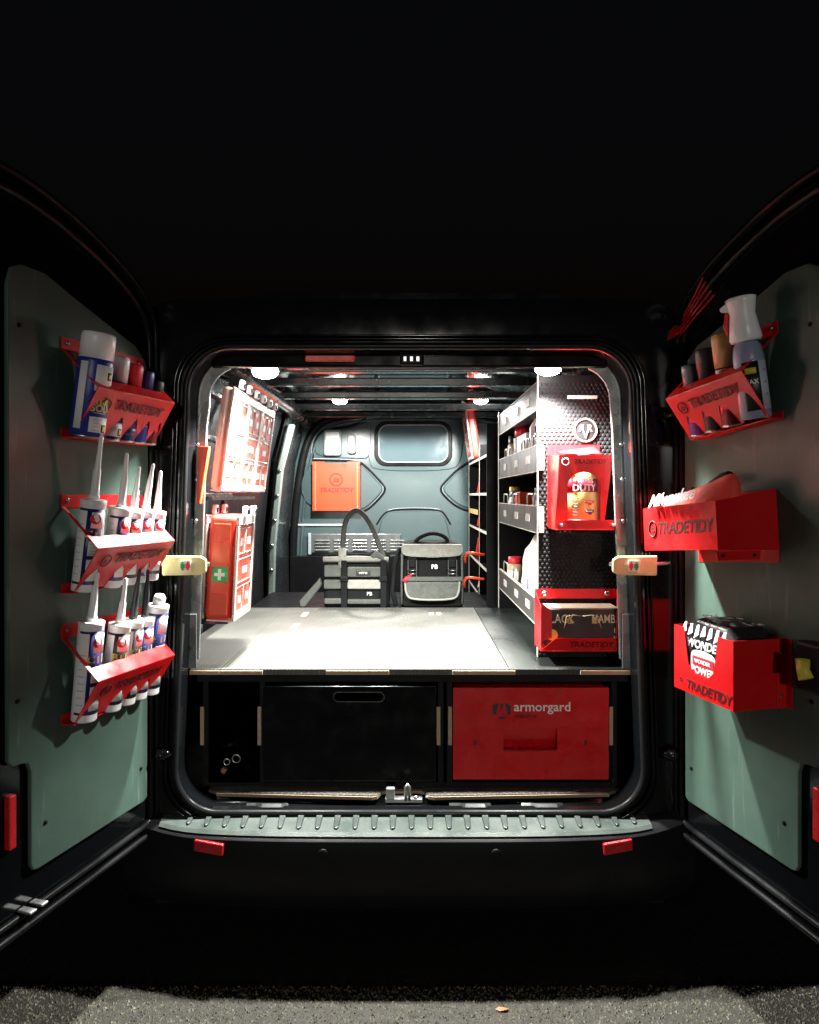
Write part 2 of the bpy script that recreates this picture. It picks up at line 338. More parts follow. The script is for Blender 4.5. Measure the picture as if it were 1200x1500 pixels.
# sill, floor lip, latch
sill = MB(); prof = [(.10, .566), (.04, .562), (.03, .55), (.012, .548), (-.004, .556), (-.014, .548), (-.02, .53), (-.03, .52), (-.03, .40), (.10, .40)]
sill.poly([(-.60, y, z) for y, z in prof], (1.20, 0, 0)); sill.build('sill', PAINT, van, .003)
pm = [(-.60, .032), (-.115, .004), (-.10, .01), (-.085, .045), (-.07, .05), (.03, .05), (.045, .045), (.06, .01), (.075, .004), (.62, .028), (.66, .05), (.66, .24), (-.63, .24), (-.63, .05)]
fl = MB().poly([(x, y+.012, .569) for x, y in pm], (0, 0, .009)).build('floor_mat', MAT_F, van)
pe = pm[:10]
MB().poly([(x, y+.007, .566) for x, y in pe]+[(x, y+.0115, .566) for x, y in pe[::-1]], (0, 0, .009)).build('mat_edge', mat('mat_ply_edge', (.22, .16, .10), .6, vs=150, var=.3), fl)
la = MB().box(-.075, .04, .02, .05, .552, .566).build('latch_plate', ZINC, van, .003)
MB().tube([(-.012, .022, .56), (-.012, .022, .602), (-.006, .022, .61), (.0, .022, .602), (.0, .022, .56)], .005, 8).build('striker', STEEL, la)
MB().box(-.072, -.045, .015, .035, .563, .60).build('latch_block', ZINC, la, .004)
for x in (.055, .02): MB().lathe([(.007, 0), (.007, .005), (.003, .007)], 10, (x, .028, .566)).build('bolt', STEEL, la)
for x0 in (-.50, .12, .34):
    MB().poly([(x0, -.004, .552), (x0+.03, -.006, .552), (x0+.05, -.012, .552), (x0+.11, -.012, .552), (x0+.13, -.004, .552)], (0, .012, .008)).build('sill_clip', SEAL, van, .003)
# bumper
def byf(x): return -.112+.08*(abs(x)/.86)**4
xs = [-.86+i*1.72/40 for i in range(41)]
b = MB(); rows = []
for x in xs:
    yf = byf(x); e = max(0, (abs(x)-.62)/.24); zt = .512+.035*e*e
    rows.append([b.bm.verts.new(v) for v in ((x, -.005, zt+.014), (x, yf+.02, zt), (x, yf, zt-.016), (x, yf-.006, .44), (x, yf+.01, .34), (x, yf+.06, .27), (x, -.005, .26))])
for a, c2 in zip(rows, rows[1:]):
    for k in range(6): b.bm.faces.new((a[k], c2[k], c2[k+1], a[k+1]))
bump = b.build('bumper', PLASTIC, van, smooth=True)
b = MB(); rows = []
for x in [-.745+i*1.465/36 for i in range(37)]:
    yf = byf(x); e = max(0, (abs(x)-.62)/.24); zt = .512+.035*e*e
    rows.append([b.bm.verts.new(v) for v in ((x, yf+.098, zt+.022), (x, yf+.018, zt+.004), (x, yf+.008, zt-.004), (x, yf+.018, zt-.003), (x, yf+.098, zt+.016))])
for a, c2 in zip(rows, rows[1:]):
    for k in range(4): b.bm.faces.new((a[k], c2[k], c2[k+1], a[k+1]))
stp = b.build('step_plate', STEP, bump)
for i in range(25):
    x = -.66+i*.0555; yf = byf(x); e = max(0, (abs(x)-.62)/.24); zt = .516+.035*e*e
    MB().poly([(x-.010, yf+.088, zt+.015), (x+.010, yf+.088, zt+.015), (x+.007, yf+.035, zt+.003), (x+.003, yf+.028, zt+.002), (x-.003, yf+.028, zt+.002), (x-.007, yf+.035, zt+.003)], (0, 0, .007)).build('step_rib', mat('rib_plastic', (.03, .04, .036), .35), bump, .0025)
for s, xc in ((-1, -.585), (1, .608)):
    r = MB().box(-.046, .046, -.006, .006, -.017, .017).build('reflector', REFL, bump, .004); r.location = (xc, byf(xc)-.003, .475); r.rotation_euler = (0, R(4*s*-1), R(-12*s*-1))
for x in (-.25, .25):
    r = MB().lathe([(.014, 0), (.014, .004), (.011, .006), (.004, .006)], 16).build('parking_sensor', PLASTIC, bump); r.matrix_local = Matrix.Translation((x, byf(x)-.003, .465)) @ Matrix.Rotation(R(90), 4, 'X')

# ---------------------------------------------------------------- rear doors: local x along the door, -y towards the load side
ML = Matrix.Translation((-.784, -.05, 0)) @ Matrix.Rotation(R(73.5), 4, 'Z')
MR = Matrix.Translation((.8246, -.05, 0)) @ Matrix.Rotation(R(-76), 4, 'Z')
def door(M, s, label):
    """s=-1: left door (runs to local -x), s=+1 right door"""
    d = MB()
    o_ = smoothpath([(-.05, .50), (-.05, .48), (0, .47), (.55, .46), (.63, .46), (.64, .50), (.64, 1.2), (.64, 2.14), (.62, 2.25), (.5, 2.26), (.3, 2.225), (.06, 2.135), (-.035, 2.05), (-.05, 1.95)], 2, True)
    d.poly([(s*x, .012, z) for x, z in o_], (0, .085, 0)); dr = d.build('rear_door', PAINT, van, .010, 3)
    dr.matrix_world = M; dr['label'] = label
    # raised frame lip around the card
    lp = [(s*x*.985+s*.004, -.004, .02+z*.99) for x, z in o_]
    MB().tube(lp, .009, 8, True).build('door_flange', PLASTIC, dr)
    lp = [(s*(.295+(x-.295)*.93), .004, 1.33+(z-1.33)*.95) for x, z in o_]
    MB().tube(lp, .009, 8, True).build('door_seal', SEAL, dr)
    c_ = [(.004, .605), (.02, .597), (.42, .597), (.435, .60), (.443, .615), (.444, .84), (.452, .862), (.47, .868), (.497, .87), (.51, .885), (.512, 1.3), (.512, 1.99), (.50, 2.03), (.47, 2.045), (.40, 2.045), (.30, 2.01), (.06, 1.935), (.015, 1.90), (0, 1.86)]
    cd = MB().poly([(s*x, -.006, z) for x, z in c_], (0, .012, 0)).build('door_card', CARD, dr, .003)
    for x, z in ((.035, .70), (.40, .70), (.04, 1.05), (.485, 1.02), (.04, 1.52), (.48, 1.90)):
        MB().lathe([(.006, 0), (.005, .003), (.002, .004)], 10).build('clip', PLASTIC, cd).matrix_local = Matrix.Translation((s*x, -.006, z)) @ Matrix.Rotation(R(90), 4, 'X')
    z0, z1 = (.678, .803) if s < 0 else (.70, .823)
    MB().box(*sorted((s*.484, s*.504)), -.004, .014, z0, z1).build('edge_reflector', REFL, dr, .003)
    for hz in (.72, 1.75): MB().tube([(s*-.04, -.0, hz), (s*-.02, -.03, hz), (s*-.06, -.05, hz)], .018, 8).build('hinge', PAINT, dr)
    # bottom catch
    for k in range(2 if s < 0 else 0): MB().box(*sorted((s*(.415+k*.035), s*(.435+k*.035))), -.03, .010, .515, .521).build('door_catch', ZINC, dr, .002)
    return dr
dl = door(ML, -1, 'open left rear door with grey-green card and black flange')
drr = door(MR, 1, 'open right rear door with grey-green card and black flange')
# latch with yellow knob on right door
lb = MB().box(.475, .56, -.045, .012, 1.05, 1.165).build('door_latch', PLASTIC, drr, .008)
MB().tube([(.507, -.05, 1.125), (.513, -.056, 1.105), (.522, -.056, 1.085)], [.017, .014, .017], 12).build('latch_knob', YEL, lb)
# red reflections on the right door top, modelled as red ribs and patch
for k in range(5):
    MB().tube([(-.012+k*.006, -.016, 1.975+k*.015), (.07, -.017, 2.018+k*.016), (.15-k*.012, -.017, 2.056+k*.016)], .0026, 6).build('red_reflection_rib', REFL, drr)
MB().poly([(-.055, -.016, 1.975), (.0, -.016, 1.985), (.01, -.016, 2.0), (-.03, -.016, 2.015), (-.06, -.016, 2.0)], (0, -.004, 0)).build('red_reflection_patch', REFL, drr, .004)
# door check straps with yellow tape
for s in (-1, 1):
    ck = MB().tube([(s*.775, -.06, 1.30), (s*.70, -.035, 1.293), (s*.62, .03, 1.288)], .007, 8).build('check_strap', STEEL, van)
    t = MB().poly([(s*.735, -.062, 1.262), (s*.735, -.066, 1.322), (s*.625, -.042, 1.318), (s*.61, -.038, 1.308), (s*.61, -.038, 1.270), (s*.625, -.042, 1.262)], (0, .012, 0)).build('warning_tape', TAPE, ck, .004)
    a = MB().poly([(s*.682, -.058, 1.275), (s*.682, -.058, 1.307), (s*.652, -.051, 1.307), (s*.652, -.051, 1.275)], (0, -.002, 0)).build('sticker', WLAB, ck)
    for k, m in ((0, GREEN), (1, PRED)):
        x0 = .680-k*.0145
        for (u0, u1, v0, v1) in ((0, .012, .284, .297), (.003, .009, .278, .304)):
            MB().poly([(s*(x0-u0), -.0605+.0012*0+(u0)*.23+k*.0033, 1+v0), (s*(x0-u0), -.0605+u0*.23+k*.0033, 1+v1), (s*(x0-u1), -.0605+u1*.23+k*.0033, 1+v1), (s*(x0-u1), -.0605+u1*.23+k*.0033, 1+v0)], (0, -.001-.0006*(u0 > 0), 0)).build('sticker_arrow', m, ck)

# ---------------------------------------------------------------- drawer unit with deck
du = empty('drawer_unit', (0, .08, .57), label='black plywood drawer unit with grey deck filling the rear load floor', cat='drawer unit')
DZ = .956
def dz(b, name, m, bevel=0.): 
    o = b.build(name, m, du, bevel); o.matrix_local = Matrix.Translation((0, -.08, -.57)); return o
dz(MB().poly([(-.688, .06, DZ-.018), (-.6005, .06, DZ-.018), (-.6005, 1.30, DZ-.018), (-.82, 1.30, DZ-.018), (-.82, .14, DZ-.018), (-.688, .14, DZ-.018)], (0, 0, .018)), 'deck_panel', DECK, .0015)
dz(MB().box(-.599, .312, .06, 1.30, DZ-.018, DZ+.0005), 'deck_panel', DECK, .0015)
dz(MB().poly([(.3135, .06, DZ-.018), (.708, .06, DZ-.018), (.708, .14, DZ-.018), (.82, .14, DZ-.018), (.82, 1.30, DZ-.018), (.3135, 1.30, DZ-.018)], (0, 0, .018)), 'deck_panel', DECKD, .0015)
for x0, x1 in ((278, 322), (323, 385), (478, 570), (663, 755), (850, 932)):
    a = at(x0, 0, .06).x; b_ = at(x1, 0, .06).x
    dz(MB().box(a, b_, .056, .0605, DZ-.017, DZ-.004), 'ply_tab', PLY, .0008)
inl = mat('inlay', (.5, .48, .42), .5)
for px, py in ((447, 900), (433, 917), (416, 938), (393, 963)):
    z = DZ; d = (1.5-z)*1056/(py-726); X = (px-600)*d/1056
    dz(MB().box(X-.012, X+.012, d-2.2-.05, d-2.2+.05, DZ-.002, DZ+.0015), 'deck_inlay', inl)
for px, py in ((632, 899), (643, 899), (640, 965), (655, 965)):
    d = (1.5-DZ)*1056/(py-726); X = (px-600)*d/1056
    dz(MB().box(X-.010, X+.010, d-2.2-.03, d-2.2+.03, DZ-.002, DZ+.0015), 'deck_inlay', inl)
for X in (-.655, -.475, .09, .118, .640): dz(MB().box(X, X+.018, .085, 1.28, .579, DZ-.019), 'divider', CARC, .001)
dz(MB().box(-.67, .69, .075, .093, .912, DZ-.0185), 'front_rail', CARC, .001)
dz(MB().box(-.67, .69, 1.26, 1.28, .579, DZ-.02), 'back_panel', CARC)
dz(MB().box(-.67, .69, .09, 1.28, .578, .589), 'base_panel', CARC)
for px in (296, 380, 642.5, 659.5, 895.5):
    X = at(px, 0, .08).x; dz(MB().box(X-.006, X+.006, .080, .0845, .71, .832), 'ply_tab', PLY, .0008)
# black drawer
hx0, hx1, hz0, hz1 = -.545/2, .545/2, .0, .298
slot = [(.03+.065+.015*math.cos(R(a)), .265+.015*math.sin(R(a))) for a in range(-90, 91, 15)]+[(.03-.065+.015*math.cos(R(a)), .265+.015*math.sin(R(a))) for a in range(90, 271, 15)]
m = MB(); m.poly([(hx0, 0, 0), (hx1, 0, 0), (hx1, 0, .249), (hx0, 0, .249)], (0, .018, 0)); m.poly([(hx0, 0, .2492), (-.052, 0, .2492), (-.052, 0, .2808), (hx0, 0, .2808)], (0, .018, 0)); m.poly([(.112, 0, .2492), (hx1, 0, .2492), (hx1, 0, .2808), (.112, 0, .2808)], (0, .018, 0)); m.poly([(hx0, 0, .281), (hx1, 0, .281), (hx1, 0, hz1), (hx0, 0, hz1)], (0, .018, 0))
bd = m.build('drawer_front', GLOSSB, du); bd.location = (-.19, -.005, .03); bd['label'] = 'wide gloss black drawer front with an oval hand slot'
MB().tube([(x, -.001, z) for x, z in slot], .0022, 6, True).build('slot_rim', STEP, bd)
MB().tube([(hx0, -.0005, 0), (hx1, -.0005, 0), (hx1, -.0005, hz1), (hx0, -.0005, hz1)], .0016, 5, True).build('edge_trim', mat('edge_trim', (.06, .08, .075), .3), bd)
MB().box(hx0+.02, hx1-.02, .02, .95, .004, .2).build('drawer_box', CARC, bd)
# red drawer
rd = empty('tool_chest', (.3825, .07, .606), label='bright red steel tool chest with white lettering and recessed pull under the deck', cat='tool chest')
w = .245; hh = .289; pw0, pw1, pz0, pz1 = -.087, .083, .088, .160
for (a, b_, c_, d_) in ((-w, w, 0, pz0), (-w, w, pz1, hh), (-w, pw0, pz0+.0002, pz1-.0002), (pw1, w, pz0+.0002, pz1-.0002)):
    MB().box(a, b_, 0, .014, c_, d_).build('drawer_front', RED, rd)
MB().poly([(pw0, .034, pz0), (pw1, .034, pz0), (pw1, .010, pz1), (pw0, .010, pz1)], (0, .003, 0)).build('recess_pull', RED, rd)
MB().box(pw0, pw1, .003, .036, pz0-.002, pz0+.003).build('pull_lip', mat('red_dark', (.42, .005, .007), .3), rd, .001)
MB().box(-w+.006, w-.006, .0145, .9, .002, hh-.002).build('drawer_body', mat('red_dark', (.42, .005, .007)), rd) if False else MB().box(-w+.006, w-.006, .04, .9, .002, hh-.002).build('drawer_body', RED, rd)
text('armorgard', .041, WHITE, rd, (.036, -.0006, .228), bold=.014, sx=1.02)
text('trekdror', .020, ENGR, rd, (-.016, -.0006, .200), bold=.01)
hexp = [(-.028, .014), (0, .03), (.028, .014), (.028, -.016), (.014, -.022), (-.014, -.022), (-.028, -.016)]
for pts in ([(-.028, .018), (-.010, .026), (-.018, -.012), (-.028, -.010)], [(.028, .018), (.010, .026), (.018, -.012), (.028, -.010)], [(-.012, -.018), (.012, -.018), (.008, -.026), (-.008, -.026)], [(-.006, .022), (.006, .022), (.0, .0)]):
    MB().poly([(-.092+x, -.0008, .216+z) for x, z in pts], (0, .0007, 0)).build('emblem', BLACK, rd)
for x in (-.176, .172): MB().box(x-.004, x+.004, -.001, .004, .108, .124).build('key_slot', BLACK, rd, .0015)
# hose fittings in the open bay
hf = empty('hose_fittings', (-.585, .12, .592), label='black hose coil with chrome rings lying in the open bay left of the black drawer', cat='hose')
MB().tube([(.05*math.cos(a*.5)*(1-.02*a), .06+.04*math.sin(a*.5), .01+.004*a) for a in range(26)], .008, 8).build('hose', PLASTIC, hf)
for x, z, r_ in ((.0, .055, .010), (.03, .065, .013), (-.01, .028, .008)):
    MB().tube([(x+r_*math.cos(k*.52), -.01, z+r_*math.sin(k*.52)) for k in range(12)], .0025, 6, True).build('ring', STEEL, hf)
MB().tube([(-.012, -.012, .02), (-.004, -.012, .036)], [.006, .008], 10).build('fitting', GOLD, hf)
# low bench behind the deck
bn = MB().box(-.80, .40, 1.315, 2.0, .562, .938).build('storage_bench', CARC, None, .003); tag(bn, 'low black bench box behind the deck carrying the two tool bags', 'bench')

# ---------------------------------------------------------------- racking near (front plane X=.433)
RK = empty('shelving_unit', (.43, .22, .957), label='tall black plywood shelving unit with round logo and hexagon mesh end panel', cat='shelving')
def rk(b, name, m, bevel=0., par=None):
    o = b.build(name, m, par or RK, bevel)
    o.matrix_local = Matrix.Translation((-.43, -.22, -.957)) if par is None else Matrix.Identity(4); return o
ep = rk(MB().poly([(.433, .224, .957), (.79, .224, .957), (.79, .224, 1.60), (.70, .224, 1.86), (.66, .224, 1.905), (.433, .224, 1.905)], (0, .015, 0)), 'end_panel', MESHP, .001)
hb = MB()
def in_panel(x, z): return .438 < x < .785 and .962 < z < 1.90 and (x-.66)*.89+(z-1.905)*.45 < -.006 and (x-.70)*.945+(z-1.86)*.327 < -.004
for r_ in range(70):
    for c_ in range(26):
        x = .440+c_*.0152+(r_ % 2)*.0076; z = .965+r_*.01318
        if not in_panel(x, z): continue
        ro = [hb.bm.verts.new((x+.0062*math.cos(k*1.0472+.5236), .2236, z+.0062*math.sin(k*1.0472+.5236))) for k in range(6)]
        ri = [hb.bm.verts.new((x+.0038*math.cos(k*1.0472+.5236), .2212, z+.0038*math.sin(k*1.0472+.5236))) for k in range(6)]
        for k in range(6): hb.bm.faces.new((ro[k], ro[(k+1) % 6], ri[(k+1) % 6], ri[k]))
        hb.bm.faces.new(ri)
hbo = rk(hb, 'hexagon_studs', MESHP); hbo['kind'] = 'stuff'
rk(MB().box(.4305, .4325, .2235, .2395, .958, 1.905), 'panel_edge', mat('pale_edge', (.6, .58, .5), .5))
rk(MB().poly([(.433, 1.285, .957), (.82, 1.285, .957), (.80, 1.285, 1.60), (.70, 1.285, 1.90), (.433, 1.285, 1.905)], (0, .015, 0)), 'end_panel', CARC, .001)
rk(MB().box(.4305, .4325, 1.2845, 1.3005, .958, 1.905), 'panel_edge', mat('pale_edge', (.6, .58, .5)))
for z0, z1, back in ((1.797, 1.885, .70), (1.588, 1.672, .76), (1.378, 1.463, .80), (1.062, 1.145, .81)):
    rk(MB().box(.445, back, .2405, 1.284, z0, z0+.012), 'shelf', CARC)
    lp = rk(MB().box(.434, .446, .2405, 1.284, z0-.004, z1), 'shelf_lip', LIPM, .001)
    rk(MB().box(.4325, .4445, .2410, 1.2835, z1, z1+.0025), 'lip_edge', mat('pale_edge', (.6, .58, .5)))
    rk(MB().box(.4325, .4338, .2410, 1.2835, z0-.0065, z0-.004), 'lip_edge', mat('pale_edge', (.6, .58, .5)))
    for y in (.40, .68, 1.02):
        rk(MB().box(.4315, .434, y, y+.085, z0+.028, z0+.056), 'label_card', mat('card_white', (.42, .41, .38), .5))
    if z0 < 1.7:
        for y in (.26, .36, .50, .62, .98, 1.12) if z0 > 1.5 else (.27, .42, .80, 1.1):
            dy = .07 if z0 > 1.5 else .13
            rk(MB().tube([(.45, y, z1-.02), (.45, y, z1+.03), (.45, y+.012, z1+.043), (.45, y+dy-.012, z1+.043), (.45, y+dy, z1+.03), (.45, y+dy, z1-.02)], .0035, 6), 'rail_loop', WIRE)
for z0, z1 in ((1.585, 1.668), (1.376, 1.462)): rk(MB().box(.434, .449, .207, .2235, z0, z1), 'ply_tab', PLY, .001)
rk(MB().box(.53, .63, .2190, .2238, 1.825, 1.836), 'ply_tab', mat('pale_edge', (.6, .58, .5)))
lg = at(857.5, 630.5, .222); lc = (lg.x, lg.z)
rk(MB().tube([(lc[0]+.038*math.cos(k*.1963), .2190, lc[1]+.038*math.sin(k*.1963)) for k in range(32)], .0035, 6, True), 'logo_ring', WOOD)
rk(MB().poly([(lc[0]+.036*math.cos(k*.2618), .2206, lc[1]+.036*math.sin(k*.2618)) for k in range(24)], (0, .003, 0)), 'logo_disc', CARC)
for dx, k, s_ in ((-.014, 'R', -1), (.014, 'R', 1)):
    text(k, .034, WOOD, RK, (lc[0]+dx-.43, -.0012, lc[1]+.006-.957), sx=s_*.8, name='logo_letter', ext=.003)
text('V', .034, WOOD, RK, (lc[0]-.43, -.0030, lc[1]-.016-.957), sx=.9, name='logo_letter', ext=.003)

# ---------------------------------------------------------------- racking far (front plane X=.41)
R2 = empty('narrow_shelving_unit', (.41, 1.5, .58), label='narrow black pigeonhole shelving with pale edges near the bulkhead', cat='shelving')
def r2(b, name, m, bevel=0.): 
    o = b.build(name, m, R2, bevel); o.matrix_local = Matrix.Translation((-.41, -1.5, -.58)); return o
PE = mat('pale_edge', (.6, .58, .5))
for y, zt in ((1.50, 1.86), (2.02, 1.80), (2.76, 1.76)):
    r2(MB().box(.4115, .74, y, y+.014, .58, zt), 'upright', CARC); r2(MB().box(.409, .411, y-.001, y+.015, .58, zt), 'upright_edge', PE)
r2(MB().box(.395, .47, 1.485, 1.4985, .58, 1.87), 'side_panel', CARC)
for z in (1.72, 1.514, 1.305, 1.106, .92, .75):
    r2(MB().box(.4115, .74, 1.515, 2.0195, z-.012, z), 'shelf', CARC); r2(MB().box(.4115, .74, 2.0345, 2.7595, z-.012, z), 'shelf', CARC)
    r2(MB().box(.409, .411, 1.516, 2.0185, z-.013, z+.001), 'shelf_edge', PE); r2(MB().box(.409, .411, 2.0355, 2.7585, z-.013, z+.001), 'shelf_edge', PE)
r2(MB().box(.742, .748, 1.5, 2.77, .58, 1.75), 'back_panel', CARC)
r2(MB().box(.406, .409, 2.1, 2.74, 1.385, 1.415), 'shelf_tag', mat('tag_tan', (.6, .42, .16)))
# packets in the pigeonholes
lv = {1.72: 'top', 1.514: 'second', 1.305: 'third', 1.106: 'fourth', .92: 'lowest'}
for z, nm in lv.items():
    for bay, (y0, y1) in (('near', (1.56, 1.98)), ('far', (2.12, 2.70))):
        if z == 1.72 and bay == 'far': continue
        k = empty('fixings_packet', (.43, random.uniform(y0+.08, y1-.2), z), label='fixings packets on the %s shelf, %s bay of the narrow shelving' % (nm, bay), cat='packets', group='packets in the narrow shelving')
        for i in range(3):
            h = random.uniform(.09, .13)
            p_ = MB().poly([(.0+.02*i, .05*i, .001), (.10+.02*i, .05*i, .001), (.115+.02*i, .05*i, h), (.02+.02*i, .05*i, h)], (0, .035, 0)).build('packet', random.choice([WLAB, BINRED, WLAB]), k, .003)
            MB().poly([(-.002+.02*i+.004, .05*i+.004, .02), (-.002+.02*i+.004, .05*i+.03, .02), (-.002+.02*i+.012, .05*i+.03, .06), (-.002+.02*i+.012, .05*i+.004, .06)], (.003, 0, 0)).build('packet_label', PRED, p_)
# hooks hanging from the far racking
for px, py, nm in ((690, 816, 'upper'), (689, 852, 'lower')):
    v = at(px, py, 1.47)
    h = MB().tube([(v.x-.03, v.y, v.z-.03), (v.x-.032, v.y, v.z), (v.x-.02, v.y, v.z+.018), (v.x+.005, v.y, v.z+.02), (v.x+.07, v.y+.0, v.z+.012)], [.006, .009, .009, .008, .006], 8).build('orange_clamp', ORANGE)
    tag(h, 'orange spring clamp, %s of two hooked beside the narrow shelving' % nm, 'clamp', 'orange clamps')

# ---------------------------------------------------------------- organisers
def organiser(name, M, W, H, T, layout, label, group, case=BINRED, cat='organiser'):
    """local: x width, -y lid side, z up; layout = list of (x0,x1,z0,z1) fractions"""
    e = empty(name, label=label, cat=cat, group=group, M=M)
    MB().box(0, W, 0, T, 0, H).build('case', case, e, .016, 4)
    fr = MB()
    for (a, b_, c_, d_) in ((0, W, 0, .022), (0, W, H-.03, H), (0, .014, .0222, H-.0302), (W-.014, W, .0222, H-.0302)): fr.box(a, b_, -.010, -.0005, c_, d_)
    fr.build('lid_frame', mat('frame_pale', (.62, .50, .46), .35), e, .003)
    for (a, b_, c_, d_) in layout:
        bi = MB().box(a*W+.004, b_*W-.004, -.004, -.0008, .022+c_*(H-.052)+.003, .022+d_*(H-.052)-.003).build('bin', mat('bin_pale', (.66, .10, .055), .3), e, .002)
        MB().box(a*W+.008, a*W+.014+(b_-a)*W*.25, -.007, -.0045, .022+d_*(H-.052)-.022, .022+d_*(H-.052)-.007).build('bin_notch', BINRED, bi, .001)
        MB().tube([(a*W+.005, -.006, .025+c_*(H-.052)), (b_*W-.005, -.006, .025+c_*(H-.052)), (b_*W-.005, -.006, .019+d_*(H-.052)), (a*W+.005, -.006, .019+d_*(H-.052))], .002, 5, True).build('bin_rim', mat('rim_pink', (.68, .42, .36), .35), bi)
        cx = (a+b_)/2*W
        MB().box(cx-.018*(b_-a), cx+.05*(b_-a), -.0065, -.0045, .022+(c_+.1)*(H-.052), .022+(c_*.4+d_*.6)*(H-.052)).build('bin_label', WLAB, bi)
    MB().box(.010, W-.010, -.016, -.0105, .018, H-.026).build('clear_lid', CLEAR, e, .003)
    for x in (.2, .7):
        la_ = MB().poly([(x*W, -.02, H+.002), (x*W+.045, -.02, H+.002), (x*W+.038, -.02, H+.032), (x*W+.007, -.02, H+.032)], (0, .014, 0)).build('latch', WHITE, e, .004)
        MB().box(x*W+.012, x*W+.033, -.024, -.019, H+.006, H+.022).build('latch_hook', CARC, la_, .003)
    for i in range(9): MB().box(W*.06+i*W*.1, W*.06+i*W*.1+.006, .002, T-.002, -.004, .001).build('foot_rib', WHITE, e)
    return e
Lfull = [(.04, .5, 0, .3), (.5, .96, 0, .3), (.06, .94, .33, .62), (.04, .5, .66, .97), (.5, .96, .66, .97)]
Lhalf = [(.04, .5, 0, .3), (.5, .96, 0, .3), (.06, .94, .33, .62), (.05, .95, .66, .97)]
# face +X: local -y -> world +X ; local x -> world +Y
def MX(x, y, z, lean, rz=90): return Matrix.Translation((x, y, z)) @ Matrix.Rotation(R(lean), 4, 'Y') @ Matrix.Rotation(R(rz), 4, 'Z')
for i, (y, nm) in enumerate(((.03, 'nearest'), (.26, 'middle'), (.49, 'farthest'))):
    organiser('organiser', MX(-.606, y+.062, 1.515, 7.5), .222, .335, .034, Lhalf if i == 0 else Lfull, '%s of three red slim organisers with clear lids in the upper left row' % nm, 'upper row of organisers', mat('pale_case', (.66, .42, .34), .35))
fa = organiser('deep_organiser', MX(-.566, .085, 1.10, 3), .235, .335, .085, Lfull, 'deep red organiser with a green first aid cross on its end above the deck', None)
# end face of the first aid organiser: local -x side
q = MB().box(-.004, -.0005, .014, .070, .02, .31).build('end_panel', ORANGE, fa, .002)
for z in (.085, .18, .25): MB().box(-.007, -.0042, .018, .066, z, z+.005).build('end_rib', BINRED, q)
MB().box(-.0075, -.0044, .018, .066, .125, .172).build('first_aid_sign', GREEN, q)
MB().box(-.0095, -.0078, .037, .047, .131, .166).build('cross_bar', WHITE, q); MB().box(-.0097, -.0078, .026, .058, .1435, .1535).build('cross_bar', WHITE, q)
organiser('organiser', MX(-.665, .085, 1.11, 3), .235, .33, .04, Lfull, 'slim organiser standing behind the first aid organiser at the left wall', None)
# rack rails behind
rr = empty('organiser_rack', (-.72, .1, 1.09), label='dark metal rack holding the red organisers on the left wall', cat='rack')
for z in (1.11, 1.30, 1.49, 1.70, 1.87):
    MB().box(-.03, .0, 0, .64, z-1.09, z-1.09+.02).build('rail', INNER, rr, .003)
for y in (0.0, .30, .60): MB().poly([(-.06, y, 0), (-.045, y, 0), (.0, y, .82), (-.015, y, .82)], (0, .02, 0)).build('upright', INNER, rr)
MB().box(-.0, .09, .0, .64, .395, .407).build('tray', INNER, rr)
MB().box(.03, .14, .0, .26, -.0, .008).build('tray', INNER, rr)
# orange tapered pocket at the jamb
op = empty('orange_pocket', (-.648, .040, 1.475), label='orange tapered pocket edge-on beside the upper organisers', cat='pocket')
MB().poly([(-.014, 0, 0), (-.004, 0, 0), (.024, 0, .178), (-.010, 0, .178)], (0, .004, 0)).build('end_plate', ORANGE, op, .001)
MB().poly([(-.006, .004, 0), (-.004, .004, 0), (.024, .004, .178), (.022, .004, .178)], (0, .02, 0)).build('front_plate', ORANGE, op)
MB().poly([(-.014, .004, 0), (-.012, .004, 0), (-.008, .004, .178), (-.010, .004, .178)], (0, .02, 0)).build('back_plate', ORANGE, op)
# tilted organiser over the far racking
organiser('organiser', Matrix.Translation((.405, 2.66, 1.735)) @ Matrix.Rotation(R(-8), 4, 'Y') @ Matrix.Rotation(R(-90), 4, 'Z'), .30, .36, .05, [(.04, .33, 0, .3), (.35, .65, 0, .3), (.67, .96, 0, .3), (.04, .33, .35, .6), (.35, .65, .35, .6), (.67, .96, .35, .6), (.04, .5, .66, .97), (.5, .96, .66, .97)], 'slim organiser leaning on top of the narrow shelving by the bulkhead', None)

# ---------------------------------------------------------------- bulkhead document holder
dh = empty('document_holder', (-.505, 2.80, 1.395), label='orange steel document holder with engraved lettering on the bulkhead', cat='document holder')
MB().poly([(-.16, -.03, 0), (.16, -.03, 0), (.16, -.03, .34), (.075, -.03, .34), (.07, -.03, .31), (-.075, -.03, .31), (-.08, -.03, .34), (-.16, -.03, .34)], (0, .003, 0)).build('front_plate', ORANGE, dh, .001)
MB().box(-.16, .16, .02, .023, 0, .33).build('back_plate', ORANGE, dh)
for x in (-.163, .160): MB().box(x, x+.003, -.03, .023, 0, .34).build('side_plate', ORANGE, dh)
MB().box(-.16, .16, -.027, .02, -.001, .002).build('base_plate', ORANGE, dh)
for x in (-.147, .142): MB().box(x, x+.006, -.033, -.0302, .004, .336).build('fold_line', mat('orange_fold', (.85, .25, .08), .4), dh)
for x in (-.148, .148):
    for z in (.03, .30): MB().lathe([(.005, 0), (.004, .003)], 8).build('rivet', STEEL, dh).matrix_local = Matrix.Translation((x, -.033, z)) @ Matrix.Rotation(R(90), 4, 'X')
EO = mat('engraved_orange', (.16, .012, .004), .6)
text('TRADETIDY', .044, EO, dh, (-.0, -.0315, .142), bold=.015, shear=.2, sx=1.0, ext=.001)
MB().tube([(.042*math.cos(k*.3), -.031, .215+.042*math.sin(k*.3)) for k in range(21)], .003, 6, True).build('logo_ring', EO, dh)
